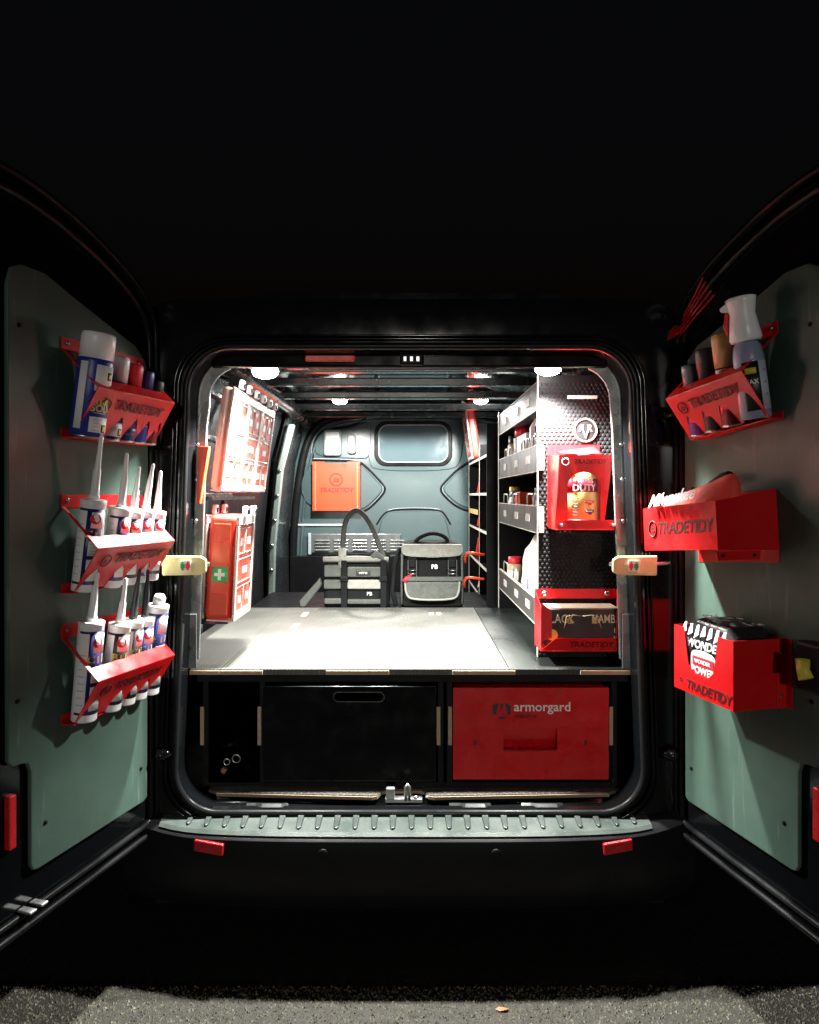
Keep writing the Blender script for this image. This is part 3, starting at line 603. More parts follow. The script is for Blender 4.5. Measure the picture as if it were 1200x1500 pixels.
text('ts', .055, EO, dh, (.0, -.0315, .216), bold=.02, shear=.2, name='logo_letter', ext=.001)

# ---------------------------------------------------------------- tool bags
tb = empty('tool_bag', (-.265, 1.40, .939), label='open grey and black tool tote with tall loop handle behind the deck', cat='tool bag')
b = MB(); b.poly([(-.165, .0, 0), (.165, 0, 0), (.155, .01, .235), (-.16, .01, .235)], (0, .20, 0)); b.build('body', BLKF, tb, .02, 3)
for (x0, x1, z0, z1, m) in ((-.16, -.075, .155, .215, GREYF), (-.162, -.075, .095, .142, GREYF), (-.045, .125, .155, .205, GREYF), (-.045, .13, .095, .142, LGREYF), (-.16, -.07, .02, .05, GREYF), (-.045, .13, .02, .045, GREYF)):
    MB().box(x0, x1, -.016, .004, z0, z1).build('pocket', m, tb, .008, 3)
MB().tube([(-.165, .0, .242), (0, -.012, .246), (.16, 0, .242)], [.014, .016, .013], 8).build('rim', LGREYF, tb)
MB().tube([(-.165, .20, .242), (0, .21, .246), (.16, .2, .242)], .012, 8).build('rim', BLKF, tb)
for x in (-.06, .135): MB().box(x-.015, x+.015, -.022, .0, .0, .24).build('strap', BLKF, tb, .003)
MB().tube([(x, .02, z) for x, z in smoothpath([(-.065, .20), (-.07, .34), (-.055, .45), (0, .50), (.06, .44), (.10, .35), (.145, .22)], 3)], .0135, 10).build('handle', GREYF, tb)
MB().tube([(-.072, .0, .20), (-.07, .0, .30)], .02, 10).build('handle_sleeve', LGREYF, tb)
MB().tube([(.06, .0, .235), (.10, -.006, .27), (.15, .0, .23)], [.012, .02, .012], 8).build('handle_sleeve', GREYF, tb)
MB().box(.0, .07, -.021, -.0165, .165, .188).build('brand_tag', BLACK, tb, .002)
text('VETO', .013, WLAB, tb, (.035, -.0218, .1765), bold=.01, sx=1.3)
text('PB', .026, WIRE, tb, (.065, -.0012, .070), bold=.01)
for x in (-.06, .135): MB().box(x-.02, x+.02, -.03, -.0222, .135, .16).build('buckle', PLASTIC, tb, .003)
MB().poly([(-.185, .02, .15), (-.20, .02, .13), (-.29, .02, .03), (-.285, .02, .0), (-.26, .02, .0), (-.175, .02, .11)], (0, .03, 0)).build('shoulder_pad', GREYF, tb, .008)
b2 = empty('tool_backpack', (.113, 1.40, .939), label='black tool backpack with pale lid, two buckle straps and lower pocket behind the deck', cat='tool bag')
MB().poly([(-.16, 0, 0), (.16, 0, 0), (.155, .02, .30), (.12, .03, .33), (-.12, .03, .33), (-.155, .02, .30)], (0, .18, 0)).build('body', BLKF, b2, .025, 3)
MB().poly([(x, -.02, z) for x, z in smoothpath([(-.155, .275), (-.12, .255), (.12, .255), (.155, .275), (.152, .315), (.14, .318), (-.14, .318), (-.152, .315)], 2, True)], (0, .05, 0)).build('lid', LGREYF, b2, .008, 3)
for x in (-.152, .150): MB().tube([(x, -.006, .02), (x, -.006, .15), (x*.98, -.004, .28)], .006, 6).build('piping', GREYF, b2)
for x in (-.10, .10):
    st = MB().box(x-.022, x+.022, -.012, .0, .15, .26).build('buckle_strap', BLKF, b2, .003)
    for dx in (-.022, .020): MB().box(x+dx, x+dx+.004, -.014, -.0121, .15, .24).build('strap_edge', GREYF, st)
    MB().box(x-.017, x+.017, -.022, -.0125, .205, .243).build('buckle', PLASTIC, st, .004)
    MB().tube([(x-.02, -.02, .19), (x+.02, -.02, .19), (x+.02, -.02, .172), (x-.02, -.02, .172)], .003, 6, True).build('ring', STEEL, st)
text('PB', .030, WLAB, b2, (.012, -.0015, .205), bold=.02, ext=.001)
MB().box(-.03, .035, -.004, .0, .252, .262).build('brand_tag', WLAB, b2, .001)
pk = [(-.135, .135), (-.13, .07), (-.10, .045), (.10, .045), (.13, .07), (.135, .135)]
MB().poly([(x, -.03, z) for x, z in pk], (0, .03, 0)).build('pocket', GREYF, b2, .010, 3)
MB().tube([(x, -.031, z) for x, z in smoothpath(pk, 2)], .006, 6).build('pocket_piping', LGREYF, b2)
MB().box(-.135, .15, -.034, -.001, .137, .158).build('pocket_flap', GREYF, b2, .004)
MB().tube([(x, .05, z) for x, z in smoothpath([(-.09, .31), (-.075, .345), (0, .375), (.07, .355), (.085, .315)], 2)], .010, 8).build('carry_handle', BLKF, b2)
MB().tube([(-.10, -.02, .17), (-.13, -.03, .15), (-.14, -.03, .135)], [.004, .010, .013], 8).build('zip_pull', PRED, b2)
MB().tube([(-.16, .04, .30), (-.19, .03, .2), (-.20, .02, .08), (-.18, .0, .01)], .012, 8).build('shoulder_strap', BLKF, b2)

# ---------------------------------------------------------------- red holders
def plate_logo(par, loc, rot, size, m=ENGR, ring=True, sx=1.0):
    text('TRADETIDY', size, m, par, loc, rot, bold=.02, shear=.15, sx=sx, ext=.0006)
def shelf_holder(M, w, zt, zb, notches, label, logo_flip=1, tilt=0.):
    """red bracket: top plate out from door, front plate sloping back to a narrow base; local origin at its left back corner"""
    h = empty('bottle_holder', M=M @ Matrix.Rotation(R(tilt), 4, 'Y'), label=label, cat='holder', group='red slanted holders on the doors')
    D = .112; H = zt; hO = H-.104
    MB().poly([(0, -.002, H-.002), (w, -.002, H-.002), (w, -.002, H+.03), (0, -.002, H+.03)], (0, .002, 0)).build('back_flange', RED, h)
    # slotted top plate: side arms and front strip
    def tp(x0, x1, d0, d1): 
        z = lambda d: H-(H-hO)*d/D
        return MB().poly([(x0, -d0, z(d0)), (x1, -d0, z(d0)), (x1, -d1, z(d1)), (x0, -d1, z(d1))], (0, 0, .0022))
    tp(0, .012, 0, D).build('top_arm', RED, h); tp(w-.012, w, 0, D).build('top_arm', RED, h); tp(.0122, w-.0122, .082, D).build('top_plate', RED, h)
    # front plate, zigzag bottom
    bd_ = .040
    def fp(x, s): return (x, -(D+(bd_-D)*s), hO+(0-hO)*s)
    pts = [fp(0, 0), fp(w, 0), fp(w, 1)]
    for (x, r) in sorted(notches, reverse=True):
        pts += [fp(min(x+r*.95, w-.002), .97), fp(x+r*.35, .60), fp(x, .48), fp(x-r*.30, .58), fp(max(x-r*.95, .002), .97)]
    pts.append(fp(0, 1)); n = (Vector(pts[1])-Vector(pts[0])).cross(Vector(fp(0, 1))-Vector(pts[0])).normalized()*.002
    MB().poly(pts, n).build('front_plate', RED, h)
    MB().box(0, w, -.040, 0, -.004, -.0015).build('base_plate', RED, h)
    MB().box(0, w, -.0022, 0, -.0014, .02).build('base_flange', RED, h)
    ang = math.degrees(math.atan2(D-bd_, hO))
    c = Vector(fp(w*.57, .27)); off = Vector((0, -.0026, -.0022))
    plate_logo(h, c+off, (90+ang, 0, 0), .042*w/.36, sx=1.0)
    rg = Vector(fp(w*.16, .29))+off
    MB().tube([rg+Vector((.017*math.cos(k*.4), -.0+.6*.017*math.sin(k*.4)*0-.017*math.sin(k*.4)*math.sin(R(ang)), .017*math.sin(k*.4)*math.cos(R(ang)))) for k in range(16)], .0016, 5, True).build('logo_ring', ENGR, h)
    text('ts', .022, ENGR, h, rg, (90+ang, 0, 0), bold=.02, name='logo_letter')
    for x in (.02, w-.02):
        MB().lathe([(.006, 0), (.005, .003), (.002, .004)], 10).build('screw', STEEL, h).matrix_local = Matrix.Translation((x, -.002, H+.016)) @ Matrix.Rotation(R(90), 4, 'X')
    return h
def itemM(MD, x, d, z, lean, rz):
    """thing standing in a holder, leaning away from the door; rz = heading of its front in world degrees"""
    base = MD @ Matrix.Translation((x, -d, z)) @ Matrix.Rotation(R(lean), 4, 'X')
    yaw = math.atan2(MD[1][0], MD[0][0])
    return base @ Matrix.Rotation(R(rz)-yaw, 4, 'Z')

def cartridge(M, r, L, noz, label, capm=WHITE, nozm=WHITE, band=NAVY, fat=False, dots=True, letter='C', bent=0.):
    c = empty('sealant_tube', M=M, label=label, cat='sealant tube', group='sealant tubes on the left door')
    MB().lathe([(r*.97, 0), (r, .003), (r, L-.012), (r*1.02, L-.010), (r*1.02, L-.001), (r*.9, L)], 28).build('body', WHITE, c)
    MB().patch(r+.0003, -28, 62, .022, L-.024).build('label_band', band, c)
    MB().patch(r+.0003, -75, 110, .020, .026).build('label_band', band, c); MB().patch(r+.0003, -75, 110, L-.028, L-.022).build('label_band', band, c)
    MB().patch(r+.0009, -10, 50, .03, L*.36).build('label_panel', WLAB, c); MB().patch(r+.0009, -10, 50, L*.40, L*.56).build('label_panel', WLAB, c)
    MB().patch(r+.0009, -8, 52, L*.70, L-.030).build('label_panel', WLAB, c)
    if dots:
        d = MB(); n = 20; rr = r*.42
        vs = []
        for k in range(n):
            a = R(10)+rr*math.cos(2*math.pi*k/n)/r; vs.append(d.bm.verts.new(((r+.0022)*math.sin(a), -(r+.0022)*math.cos(a), L*.80+rr*math.sin(2*math.pi*k/n))))
        d.bm.faces.new(vs); d.build('red_seal', PRED, c)
        for k in range(3): MB().patch(r+.0024, -3+k, 22+k, L*.785+k*.008, L*.788+k*.008, 4, .0003).build('seal_print', WLAB, c)
    text(letter+'T1', r*.95, YEL, c, None, bold=.03, bend=(r+.0008, 14, L*.63), name='label_lettering')
    for k in range(8): MB().patch(r+.0003, -68, -36-random.uniform(0, 14), .045+k*.018, .047+k*.018, 4, .0003).build('label_print', mat('pale_print', (.35, .45, .55), .5), c)
    for k in range(4): MB().patch(r+.0016, -4, 30+random.uniform(-10, 14), L*.42+k*.008, L*.423+k*.008, 4, .0003).build('label_print', BLACK, c)
    if noz:
        nzb = MB().lathe([(r*.42, L), (r*.42, L+.01), (r*.36, L+.012), (r*.30, L+noz*.45), (r*(.22+abs(bent)*16), L+noz*.5), (r*.18, L+noz*.8), (r*.17, L+noz-.004), (r*.10, L+noz)], 16)
        for v in nzb.bm.verts: v.co.x += bent*((v.co.z-L)/noz)**2
        nzb.build('nozzle', nozm, c)
    else: MB().lathe([(r*.6, L), (r*.6, L+.02), (r*.4, L+.03)], 16).build('cap', capm, c)
    return c
def can(M, r, H, capm, bodym, label, extra=None, capf=.27, group='cans on the doors', name='spray_can', cat='spray can'):
    c = empty(name, M=M, label=label, cat=cat, group=group)
    b = H*(1-capf)
    MB().lathe([(r*.92, 0), (r, .004), (r, b-.006), (r*.96, b)], 28).build('body', bodym, c)
    MB().lathe([(r*.985, b+.0005), (r*.985, H-.012), (r*.95, H-.003), (r*.86, H)], 28).build('cap', capm, c)
    MB().lathe([(r*.95, -.001), (r*1.01, .001), (r*1.01, .004), (r*.97, .006)], 24).build('rim', STEEL, c)
    if extra: extra(c, r, b)
    return c
def ex_solve(c, r, b):
    MB().patch(r+.0004, -68, -40, .02, b*.95).build('label_panel', WLAB, c)
    MB().patch(r+.0004, -12, 70, b*.60, b*.93).build('label_panel', WLAB, c); MB().patch(r+.0004, -15, 70, .015, b*.27).build('label_panel', WLAB, c)
    text('multi', r*.8, YEL, c, None, bold=.03, bend=(r+.0006, 32, b*.49), name='label_lettering'); text('SOLVE', r*.62, YEL, c, None, bold=.03, bend=(r+.0006, 34, b*.38), name='label_lettering')
    for k in range(2): MB().patch(r+.0006, -4, 40, b*.32-k*.010, b*.325-k*.010, 5).build('label_print', WLAB, c)
    for z in (b*.13, b*.80):
        MB().patch(r+.0010, 30, 52, z-.010, z+.010, 5).build('label_badge', BLACK, c); MB().patch(r+.0018, 35, 47, z-.006, z+.006, 5).build('badge_core', YEL, c)
    for k in range(4): MB().patch(r+.0010, -2, 22, b*.10+k*.009, b*.103+k*.009, 4).build('label_print', BLACK, c)
def ex_small(c, r, b):
    MB().patch(r+.0004, -40, 70, b*.62, b*.92).build('label_panel', WLAB, c); MB().patch(r+.0004, -40, 70, .012, b*.30).build('label_panel', WLAB, c)
    MB().patch(r+.0010, -25, 5, b*.80, b*.90).build('red_mark', PRED, c)
    for z in (b*.15, b*.70): MB().patch(r+.0010, 24, 52, z-.010, z+.010, 5).build('label_badge', BLACK, c); MB().patch(r+.0018, 30, 46, z-.006, z+.006, 5).build('badge_core', YEL, c)
def ex_shield(c, r, b):
    MB().patch(r+.0004, -20, 60, b*.50, b*.84).build('shield', YEL, c); MB().patch(r+.0010, -8, 48, b*.56, b*.78).build('shield_core', NAVY, c)
    text('WD', r*.8, YEL, c, None, bold=.03, bend=(r+.0018, 20, b*.67), name='label_lettering')
    MB().patch(r+.0004, -20, 60, .02, b*.26).build('label_panel', NAVY, c)
def ex_blue(c, r, b):
    for k in range(3): MB().patch(r+.0004, -20, 50-k*9, b*.35+k*.014, b*.36+k*.014).build('label_print', WLAB, c)
    MB().patch(r+.0004, -40, 60, b*.60, b*.63).build('label_band', WLAB, c)
def ex_dark(c, r, b):
    MB().patch(r+.0004, -30, 50, b*.3, b*.6).build('label_panel', PRED, c)
    text('PRO', r*.5, WLAB, c, None, bold=.02, bend=(r+.0008, 10, b*.45), name='label_lettering')
    for k in range(3): MB().patch(r+.0004, -30, 40, b*.7+k*.02, b*.71+k*.02).build('label_print', WLAB, c)
# left door, three holders
LH = ((1.650, 'left top'), (1.258, 'left middle'), (.928, 'left bottom'))
wL = .318
tL = [(.308, .041), (.212, .027), (.152, .026), (.098, .025), (.046, .024)]
def hx(t): return -.0 + (.349-t)          # holder-local x of a tube at door distance t
for (zb, nm), lab in zip(LH, ('red slanted holder of spray cans high on the left door', 'red slanted holder of sealant tubes midway up the left door', 'red slanted holder of sealant tubes low on the left door')):
    shelf_holder(ML @ Matrix.Translation((-.349, -.0065, zb)), wL, .221 if zb > 1.5 else .214, 0, [(hx(t), max(r, .028)) for t, r in tL], lab, tilt=0)
LZ = LH[0][0]
cans = ((.308, .042, .265, WHITE, BLUE, ex_solve, 'large navy and white spray can with white cap, nearest on the left door'),
        (.212, .0295, .225, WHITE, NAVY, ex_small, 'slim spray can with white cap beside the large navy can'),
        (.152, .029, .215, PRED, NAVY, ex_shield, 'dark blue spray can with red cap and yellow shield on the left door'),
        (.098, .027, .205, NAVY, BLUE, ex_blue, 'all blue spray can in the top left door holder'),
        (.046, .025, .185, BLACK, mat('dark_red_body', (.16, .012, .02), .3), ex_dark, 'dark red and black can nearest the hinge of the left door'))
for t, r, H, cm, bm_, ex, lab in cans:
    can(itemM(ML, -t, .047 if r > .03 else .036, LZ, 9, 42), r, H, cm, bm_, lab, ex, .25 if r > .03 else .3, 'cans on the left door')
mid = ((.308, .031, .235, .155, WHITE, 'nearest sealant tube in the middle left door holder, tall white nozzle'), (.212, .0290, .215, .14, WHITE, 'second sealant tube from the camera in the middle left door holder'), (.152, .0285, .205, .13, WHITE, 'third sealant tube from the camera in the middle left door holder'), (.098, .0270, .205, .135, WHITE, 'fourth sealant tube from the camera in the middle left door holder'), (.046, .0265, .20, .12, WHITE, 'sealant tube nearest the hinge in the middle left door holder'))
for i, (t, r, L, nz, nm_, lab) in enumerate(mid): cartridge(itemM(ML, -t, .040, 1.258, 9+random.uniform(-1.5, 1.5), 46+random.uniform(-20, 16)), r, L, nz*random.uniform(.9, 1.05), lab, nozm=nm_, band=(NAVY, NAVY, BLACK, PURP, BLACK)[i], letter='CXBCX'[i], bent=random.uniform(-.006, .006))
low = ((.308, .031, .255, .13, WHITE, 'nearest sealant tube in the bottom left door holder, white nozzle'), (.212, .0290, .235, .13, WHITE, 'second sealant tube in the bottom left door holder, white nozzle'), (.152, .0285, .235, .135, BLACK, 'sealant tube with black nozzle at the centre of the bottom left door holder'), (.098, .0270, .23, .13, BLACK, 'black nozzled sealant tube next to the white capped one, bottom left door holder'), (.046, .029, .26, 0, WHITE, 'navy and white tube with round white cap nearest the hinge, bottom left door holder'))
for i, (t, r, L, nz, nm_, lab) in enumerate(low): cartridge(itemM(ML, -t, .040, .928, 7+random.uniform(-1.5, 1.5), 46+random.uniform(-20, 16)), r, L, nz*random.uniform(.88, 1.05), lab, nozm=nm_, dots=nz > 0, letter='CBCCK'[i], band=(NAVY, BLACK, BLACK, NAVY, NAVY)[i], bent=random.uniform(-.006, .006))
# right door top holder
shelf_holder(MR @ Matrix.Translation((.085, -.0065, 1.662)), .315, .215, 0, [(.042, .03), (.110, .03), (.180, .032), (.262, .036)], 'red slanted holder of bottles high on the right door', tilt=-5)
for x, r, H, cm, bm_, lab, ex, dz_ in ((.125, .028, .20, mat('grey_cap', (.10, .11, .12), .35), PURP, 'dark purple can with grey cap nearest the hinge on the right door', ex_dark, .004), (.195, .030, .225, BLACK, BLACK, 'black spray can with white print on the right door', ex_dark, .010), (.268, .032, .24, GOLD, mat('dark_red_body', (.1, .01, .01)), 'dark red can with gold cap on the right door', ex_dark, .018)):
    can(itemM(MR, x, .040, 1.664+dz_, 9, -42), r, H, cm, bm_, lab, ex, .36, 'cans on the right door')
sb = empty('spray_bottle', M=itemM(MR, .352, .046, 1.692, 9, -35), label='tall spray bottle with white trigger head on the right door', cat='spray bottle')
MB().lathe([(.034, 0), (.036, .004), (.036, .15), (.032, .18), (.018, .20), (.016, .215)], 28).build('body', mat('grey_blue_body', (.22, .26, .36), .35), sb)
MB().patch(.0364, -20, 40, .02, .14).build('label_panel', BLACK, sb); MB().patch(.0364, 42, 88, .02, .14).build('label_panel', mat('pale_blue_label', (.5, .53, .62), .4), sb)
MB().patch(.037, -12, 30, .11, .125).build('label_mark', YEL, sb)
text('MAX', .016, WLAB, sb, None, bold=.02, bend=(.0372, 8, .09), name='label_lettering')
for k in range(3):
    d = .009; z = .05+k*.03; a = R(64); rr = .0375; 
    MB().tube([(rr*math.sin(a+u/rr), -rr*math.cos(a+u/rr), z+v) for u, v in ((0, d), (d, 0), (0, -d), (-d, 0))], .001, 4, True).build('hazard_diamond', BLACK, sb)
MB().lathe([(.034, .192), (.038, .20), (.033, .235), (.029, .262), (.034, .29), (.036, .30), (.030, .303)], 24).build('spray_head', WHITE, sb)
MB().poly([(-.050, -.010, .285), (-.02, -.012, .302), (-.02, -.012, .27), (-.048, -.010, .276)], (0, .02, 0)).build('spray_nozzle', WHITE, sb, .003)
MB().tube([(-.034, 0, .27), (-.042, 0, .24), (-.036, 0, .215)], .006, 8).build('trigger', PRED, sb)
# right door glove box holder with bag
gh = empty('open_bin', M=MR @ Matrix.Translation((.07, -.0065, 1.345)) @ Matrix.Rotation(R(-4.5), 4, 'Y'), label='open red steel bin holding a red cloth bag midway up the right door', cat='bin')
w_, d_, h_ = .315, .175, .118
MB().box(0, w_, -d_, -d_+.002, 0, h_).build('front_plate', RED, gh)
MB().poly([(w_-.002, -d_+.0022, 0), (w_-.002, -.002, -.004), (w_-.002, -.002, h_+.03), (w_-.002, -d_+.0022, h_)], (.002, 0, 0)).build('end_plate', RED, gh)
MB().poly([(0, -d_+.0022, 0), (0, -.002, 0), (0, -.002, h_+.03), (0, -d_+.0022, h_)], (.002, 0, 0)).build('end_plate', RED, gh)
MB().box(.0022, w_-.0022, -d_+.0022, -.002, 0, .002).build('base_plate', RED, gh)
MB().box(0, w_, -.0018, 0, -.035, h_+.03).build('back_plate', RED, gh)
lpz = MB().poly([(w_-.03, -.03, -.004), (w_-.03, -.16, -.004), (w_-.03, -.155, -.026), (w_-.03, -.035, -.026)], (.002, 0, 0)).build('lower_tab', RED, gh)
for y in (-.05, -.14): MB().lathe([(.005, 0), (.005, .002)], 10).build('tab_hole', BLACK, lpz).matrix_local = Matrix.Translation((w_-.0275, y, -.015)) @ Matrix.Rotation(R(90), 4, 'Y')
plate_logo(gh, (w_*.58, -d_-.0005, h_*.5), (90, 0, 0), .044, sx=1.0)
MB().tube([(.045+.017*math.cos(k*.4), -d_-.0008, h_*.5+.022*math.sin(k*.4)) for k in range(16)], .0018, 5, True).build('logo_ring', ENGR, gh); text('ts', .026, ENGR, gh, (.045, -d_-.0008, h_*.5), bold=.02, name='logo_letter')
gb = empty('cloth_bag', M=gh.matrix_world @ Matrix.Translation((.0, -.008, .042)), label='red cloth bag with white script lying in the open red bin', cat='bag')
RC = mat('red_cloth', (.68, .05, .025), .7, bump=.4, bs=90)
b = MB(); prf = [(.02, .095, .03), (.06, .115, .055), (.11, .12, .062), (.17, .128, .06), (.22, .138, .048), (.27, .150, .030), (.305, .152, .012)]
rows = []
for x, zt, hw in prf:
    rows.append([b.bm.verts.new((x, -.092+hw*1.2*math.cos(k*math.pi/7), .02+(zt-.02)*(math.sin(k*math.pi/7)**.6)+random.uniform(-.009, .009))) for k in range(8)])
for a, c2 in zip(rows, rows[1:]):
    for k in range(7): b.bm.faces.new((a[k], a[k+1], c2[k+1], c2[k]))
b.bm.faces.new(rows[0]); b.bm.faces.new(rows[-1][::-1])
o = b.build('bag_body', RC, gb, smooth=True); sbm = o.modifiers.new('s', 'SUBSURF'); sbm.levels = 1; sbm.render_levels = 2
text('Milwaukee', .05, WLAB, gb, (.145, -.1745, .096), (72, -3, 0), bold=.02, shear=.35, sx=.95, ext=.001)
MB().tube([(.13, -.04, .13), (.17, -.03, .150), (.21, -.04, .150)], .012, 8).build('bag_cord', BLKF, gb)
# right door lower wipes bin
wb = empty('wipes_bin', M=MR @ Matrix.Translation((.172, -.0065, .985)), label='red steel bin with cut-out front holding a wipes pack low on the right door', cat='bin')
w_, d_, h_ = .235, .15, .168
MB().poly([(0, -d_, 0), (w_, -d_, 0), (w_, -d_, h_), (w_*.76, -d_, h_), (w_*.70, -d_, h_*.45), (w_*.60, -d_, h_*.33), (w_*.36, -d_, h_*.33), (w_*.26, -d_, h_*.45), (w_*.18, -d_, h_), (0, -d_, h_)], (0, .002, 0)).build('front_plate', RED, wb)
for x in (0, w_-.002): MB().box(x, x+.002, -d_+.0022, -.002, 0, h_).build('end_plate', RED, wb)
MB().box(.0022, w_-.0022, -d_+.0022, -.002, 0, .002).build('base_plate', RED, wb); MB().box(-.0, w_+.02, -.0018, 0, 0, h_).build('back_plate', RED, wb)
MB().box(w_+.0002, w_+.003, -.03, -.002, .0, h_).build('end_flange', RED, wb, .001)
for z in (.03, .135): MB().lathe([(.005, 0), (.004, .003)], 10).build('screw', STEEL, wb).matrix_local = Matrix.Translation((w_+.003, -.017, z)) @ Matrix.Rotation(R(90), 4, 'Y')
plate_logo(wb, (w_*.60, -d_-.0005, h_*.13), (90, 0, 0), .033, sx=1.0); text('ts', .02, ENGR, wb, (w_*.13, -d_-.0005, h_*.17), bold=.02, name='logo_letter')
wp = empty('wipes_pack', M=wb.matrix_world @ Matrix.Translation((.02, -.08, .003)), label='black and white printed wipes pack standing in the lower red bin', cat='wipes')
b = MB(); b.poly([(0, -.062, 0), (.195, -.062, 0), (.20, -.058, .155), (.16, -.04, .185), (.03, -.03, .192), (-.002, -.055, .16)], (0, .11, 0)); b.build('pack', mat('crinkle_black', (.02, .02, .022), .25, bump=.6, bs=60), wp, .015, 3)
rw = random.Random(4)
for k in range(26):
    x = rw.uniform(.02, .17); y = rw.uniform(-.03, .06); a = rw.uniform(0, 6); r_ = rw.uniform(.005, .014); zt = .185+.006*(1-x/.2)+.003
    MB().poly([(x+r_*math.cos(a+q), y+.5*r_*math.sin(a+q), zt) for q in (0, 1.4, 2.7, 4.1)], (0, 0, .0008)).build('pack_print', WLAB, wp)
for k in range(7):
    x = .005+k*.026; MB().poly([(x, -.0645, .15-.004*(k % 3)), (x+.02, -.0645, .155), (x+.012, -.056, .178), (x+.002, -.055, .176)], (0, -.001, 0)).build('pack_print', WLAB, wp)
text('WONDER', .030, WLAB, wp, (.095, -.0645, .128), bold=.03, shear=.2, ext=.001)
MB().poly([(x, -.0635, z) for x, z in smoothpath([(.045, .02), (.14, .01), (.15, .03), (.15, .10), (.12, .115), (.06, .115), (.042, .10)], 2, True)], (0, -.0015, 0)).build('label_panel', WLAB, wp)
MB().box(.054, .138, -.0665, -.0655, .04, .098).build('label_patch', PRED, wp); text('POWER', .026, WLAB, wp, (.096, -.0672, .063), bold=.03); text('WIPES', .014, WLAB, wp, (.110, -.0672, .045), bold=.03); text('WONDER', .014, WLAB, wp, (.094, -.0672, .086), bold=.03)

# ---------------------------------------------------------------- end panel holders
th = empty('tub_holder', (.553, .222, 1.395), label='red steel holder with arched front on the mesh end panel', cat='holder')
MB().box(-.09, .085, -.0025, -.0005, 0, .275).build('back_plate', RED, th)
front = [(-.073, .235), (.092, .235), (.092, .195), (.066, .0), (.056, .0), (.056, .135)]+[(.004+.052*math.cos(R(a)), .135+.045*math.sin(R(a))) for a in range(15, 180, 15)]+[(-.048, .135), (-.048, .0), (-.088, .0), (-.088, .03)]
MB().poly([(x, -.122, z) for x, z in front], (0, .002, 0)).build('front_plate', RED, th)
MB().box(-.088, .092, -.150, -.003, -.004, -.0015).build('base_plate', RED, th); MB().box(-.088, .092, -.1505, -.1485, -.0012, .028).build('front_lip', RED, th)
MB().poly([(-.088, -.1195, 0), (-.088, -.003, 0), (-.088, -.003, .24), (-.075, -.1195, .235)], (.002, 0, 0)).build('side_plate', RED, th)
MB().poly([(-.06, -.118, .237), (.06, -.118, .237), (.06, -.02, .268), (-.06, -.02, .25)], (0, 0, .002)).build('top_plate', RED, th)
plate_logo(th, (.024, -.1226, .213), (90, 0, 0), .0195, sx=1.0); MB().tube([(-.055+.011*math.cos(k*.5), -.1228, .213+.011*math.sin(k*.5)) for k in range(13)], .0014, 5, True).build('logo_ring', WLAB, th)
for x in (-.075, .088): MB().lathe([(.005, 0), (.005, .012), (.003, .014)], 10).build('screw', STEEL, th).matrix_local = Matrix.Translation((x, -.1505, .012)) @ Matrix.Rotation(R(90), 4, 'X')
tu = empty('wipes_tub', (.557, .150, 1.3965), label='yellow wipes tub with dark red band in the red arched holder', cat='tub')
MB().lathe([(.050, 0), (.053, .003), (.053, .16), (.050, .165), (.050, .20), (.045, .205)], 28).build('body', TUBY, tu)
MB().lathe([(.046, .206), (.050, .208), (.050, .235), (.044, .24)], 28).build('lid', PRED, tu)
MB().patch(.0534, -80, 80, .115, .158, 16).build('label_band', mat('dark_red_band', (.22, .005, .02), .4), tu)
text('DUTY', .030, WLAB, tu, None, bold=.03, bend=(.0546, 2, .128), name='label_lettering'); text('WIPES', .020, WLAB, tu, None, bold=.03, bend=(.0546, 4, .15), name='label_lettering')
MB().patch(.0534, -60, 40, .018, .027, 14).build('label_band', PRED, tu); 
for z, m in ((.085, PRED), (.055, NAVY)):
    MB().patch(.0536, 4, 38, z-.006, z+.003, 6).build('label_mark', m, tu); MB().patch(.0536, 14, 28, z-.012, z-.0062, 6).build('label_mark', m, tu); MB().patch(.0540, 8, 30, z-.003, z+.000, 5).build('label_mark', WLAB, tu)
for k in range(7): MB().patch(.0536, -44, -16-random.uniform(0, 6), .04+k*.009, .0425+k*.009, 4).build('label_print', BLACK, tu)
bh = empty('glove_box_holder', (.558, .222, 1.005), label='red steel frame holder low on the mesh end panel above the deck', cat='holder')
wv = .138
MB().box(-wv, wv, -.0025, -.0005, .15, .182).build('back_rail', RED, bh)
for s in (-1, 1):
    MB().poly([(s*wv, -.003, 0), (s*wv, -.118, .0), (s*wv, -.118, .135), (s*(wv), -.003, .182)], (-s*.002, 0, 0)).build('side_plate', RED, bh)
    MB().poly([(s*wv, -.118, .03), (s*(wv-.035), -.118, .04), (s*(wv-.035), -.118, .125), (s*wv, -.118, .155)], (0, -.002, 0)).build('front_flange', RED, bh)
    MB().lathe([(.010, 0), (.009, .004), (.003, .006)], 12).build('thumb_screw', STEEL, bh).matrix_local = Matrix.Translation((s*.105, -.003, .166)) @ Matrix.Rotation(R(90), 4, 'X')
MB().poly([(-wv, -.1185, .0), (wv, -.1185, .0), (wv-.045, -.130, .042), (-wv+.045, -.130, .042)], (0, -.002, 0)).build('front_lip', RED, bh)
MB().box(-wv, wv, -.118, -.003, -.0035, -.001).build('base_plate', RED, bh)
plate_logo(bh, (.02, -.1275, .020), (105, 0, 0), .026)
gx = empty('glove_box', (.552, .215, 1.006), label='black glove box with cream lettering and pale snake eyes in the red frame holder', cat='box')
MB().box(-.118, .122, -.107, -.006, 0, .130).build('carton', BLACK, gx, .002)
MB().box(-.114, .118, -.104, -.008, .1302, .134).build('carton_top', SKIN2, gx)
CREAM = mat('cream_print', (.68, .60, .40), .5)
text('BLACK', .038, CREAM, gx, (-.072, -.1076, .098), bold=.01, sx=.82); text('MAMBA', .038, CREAM, gx, (.078, -.1076, .098), bold=.01, sx=.72)
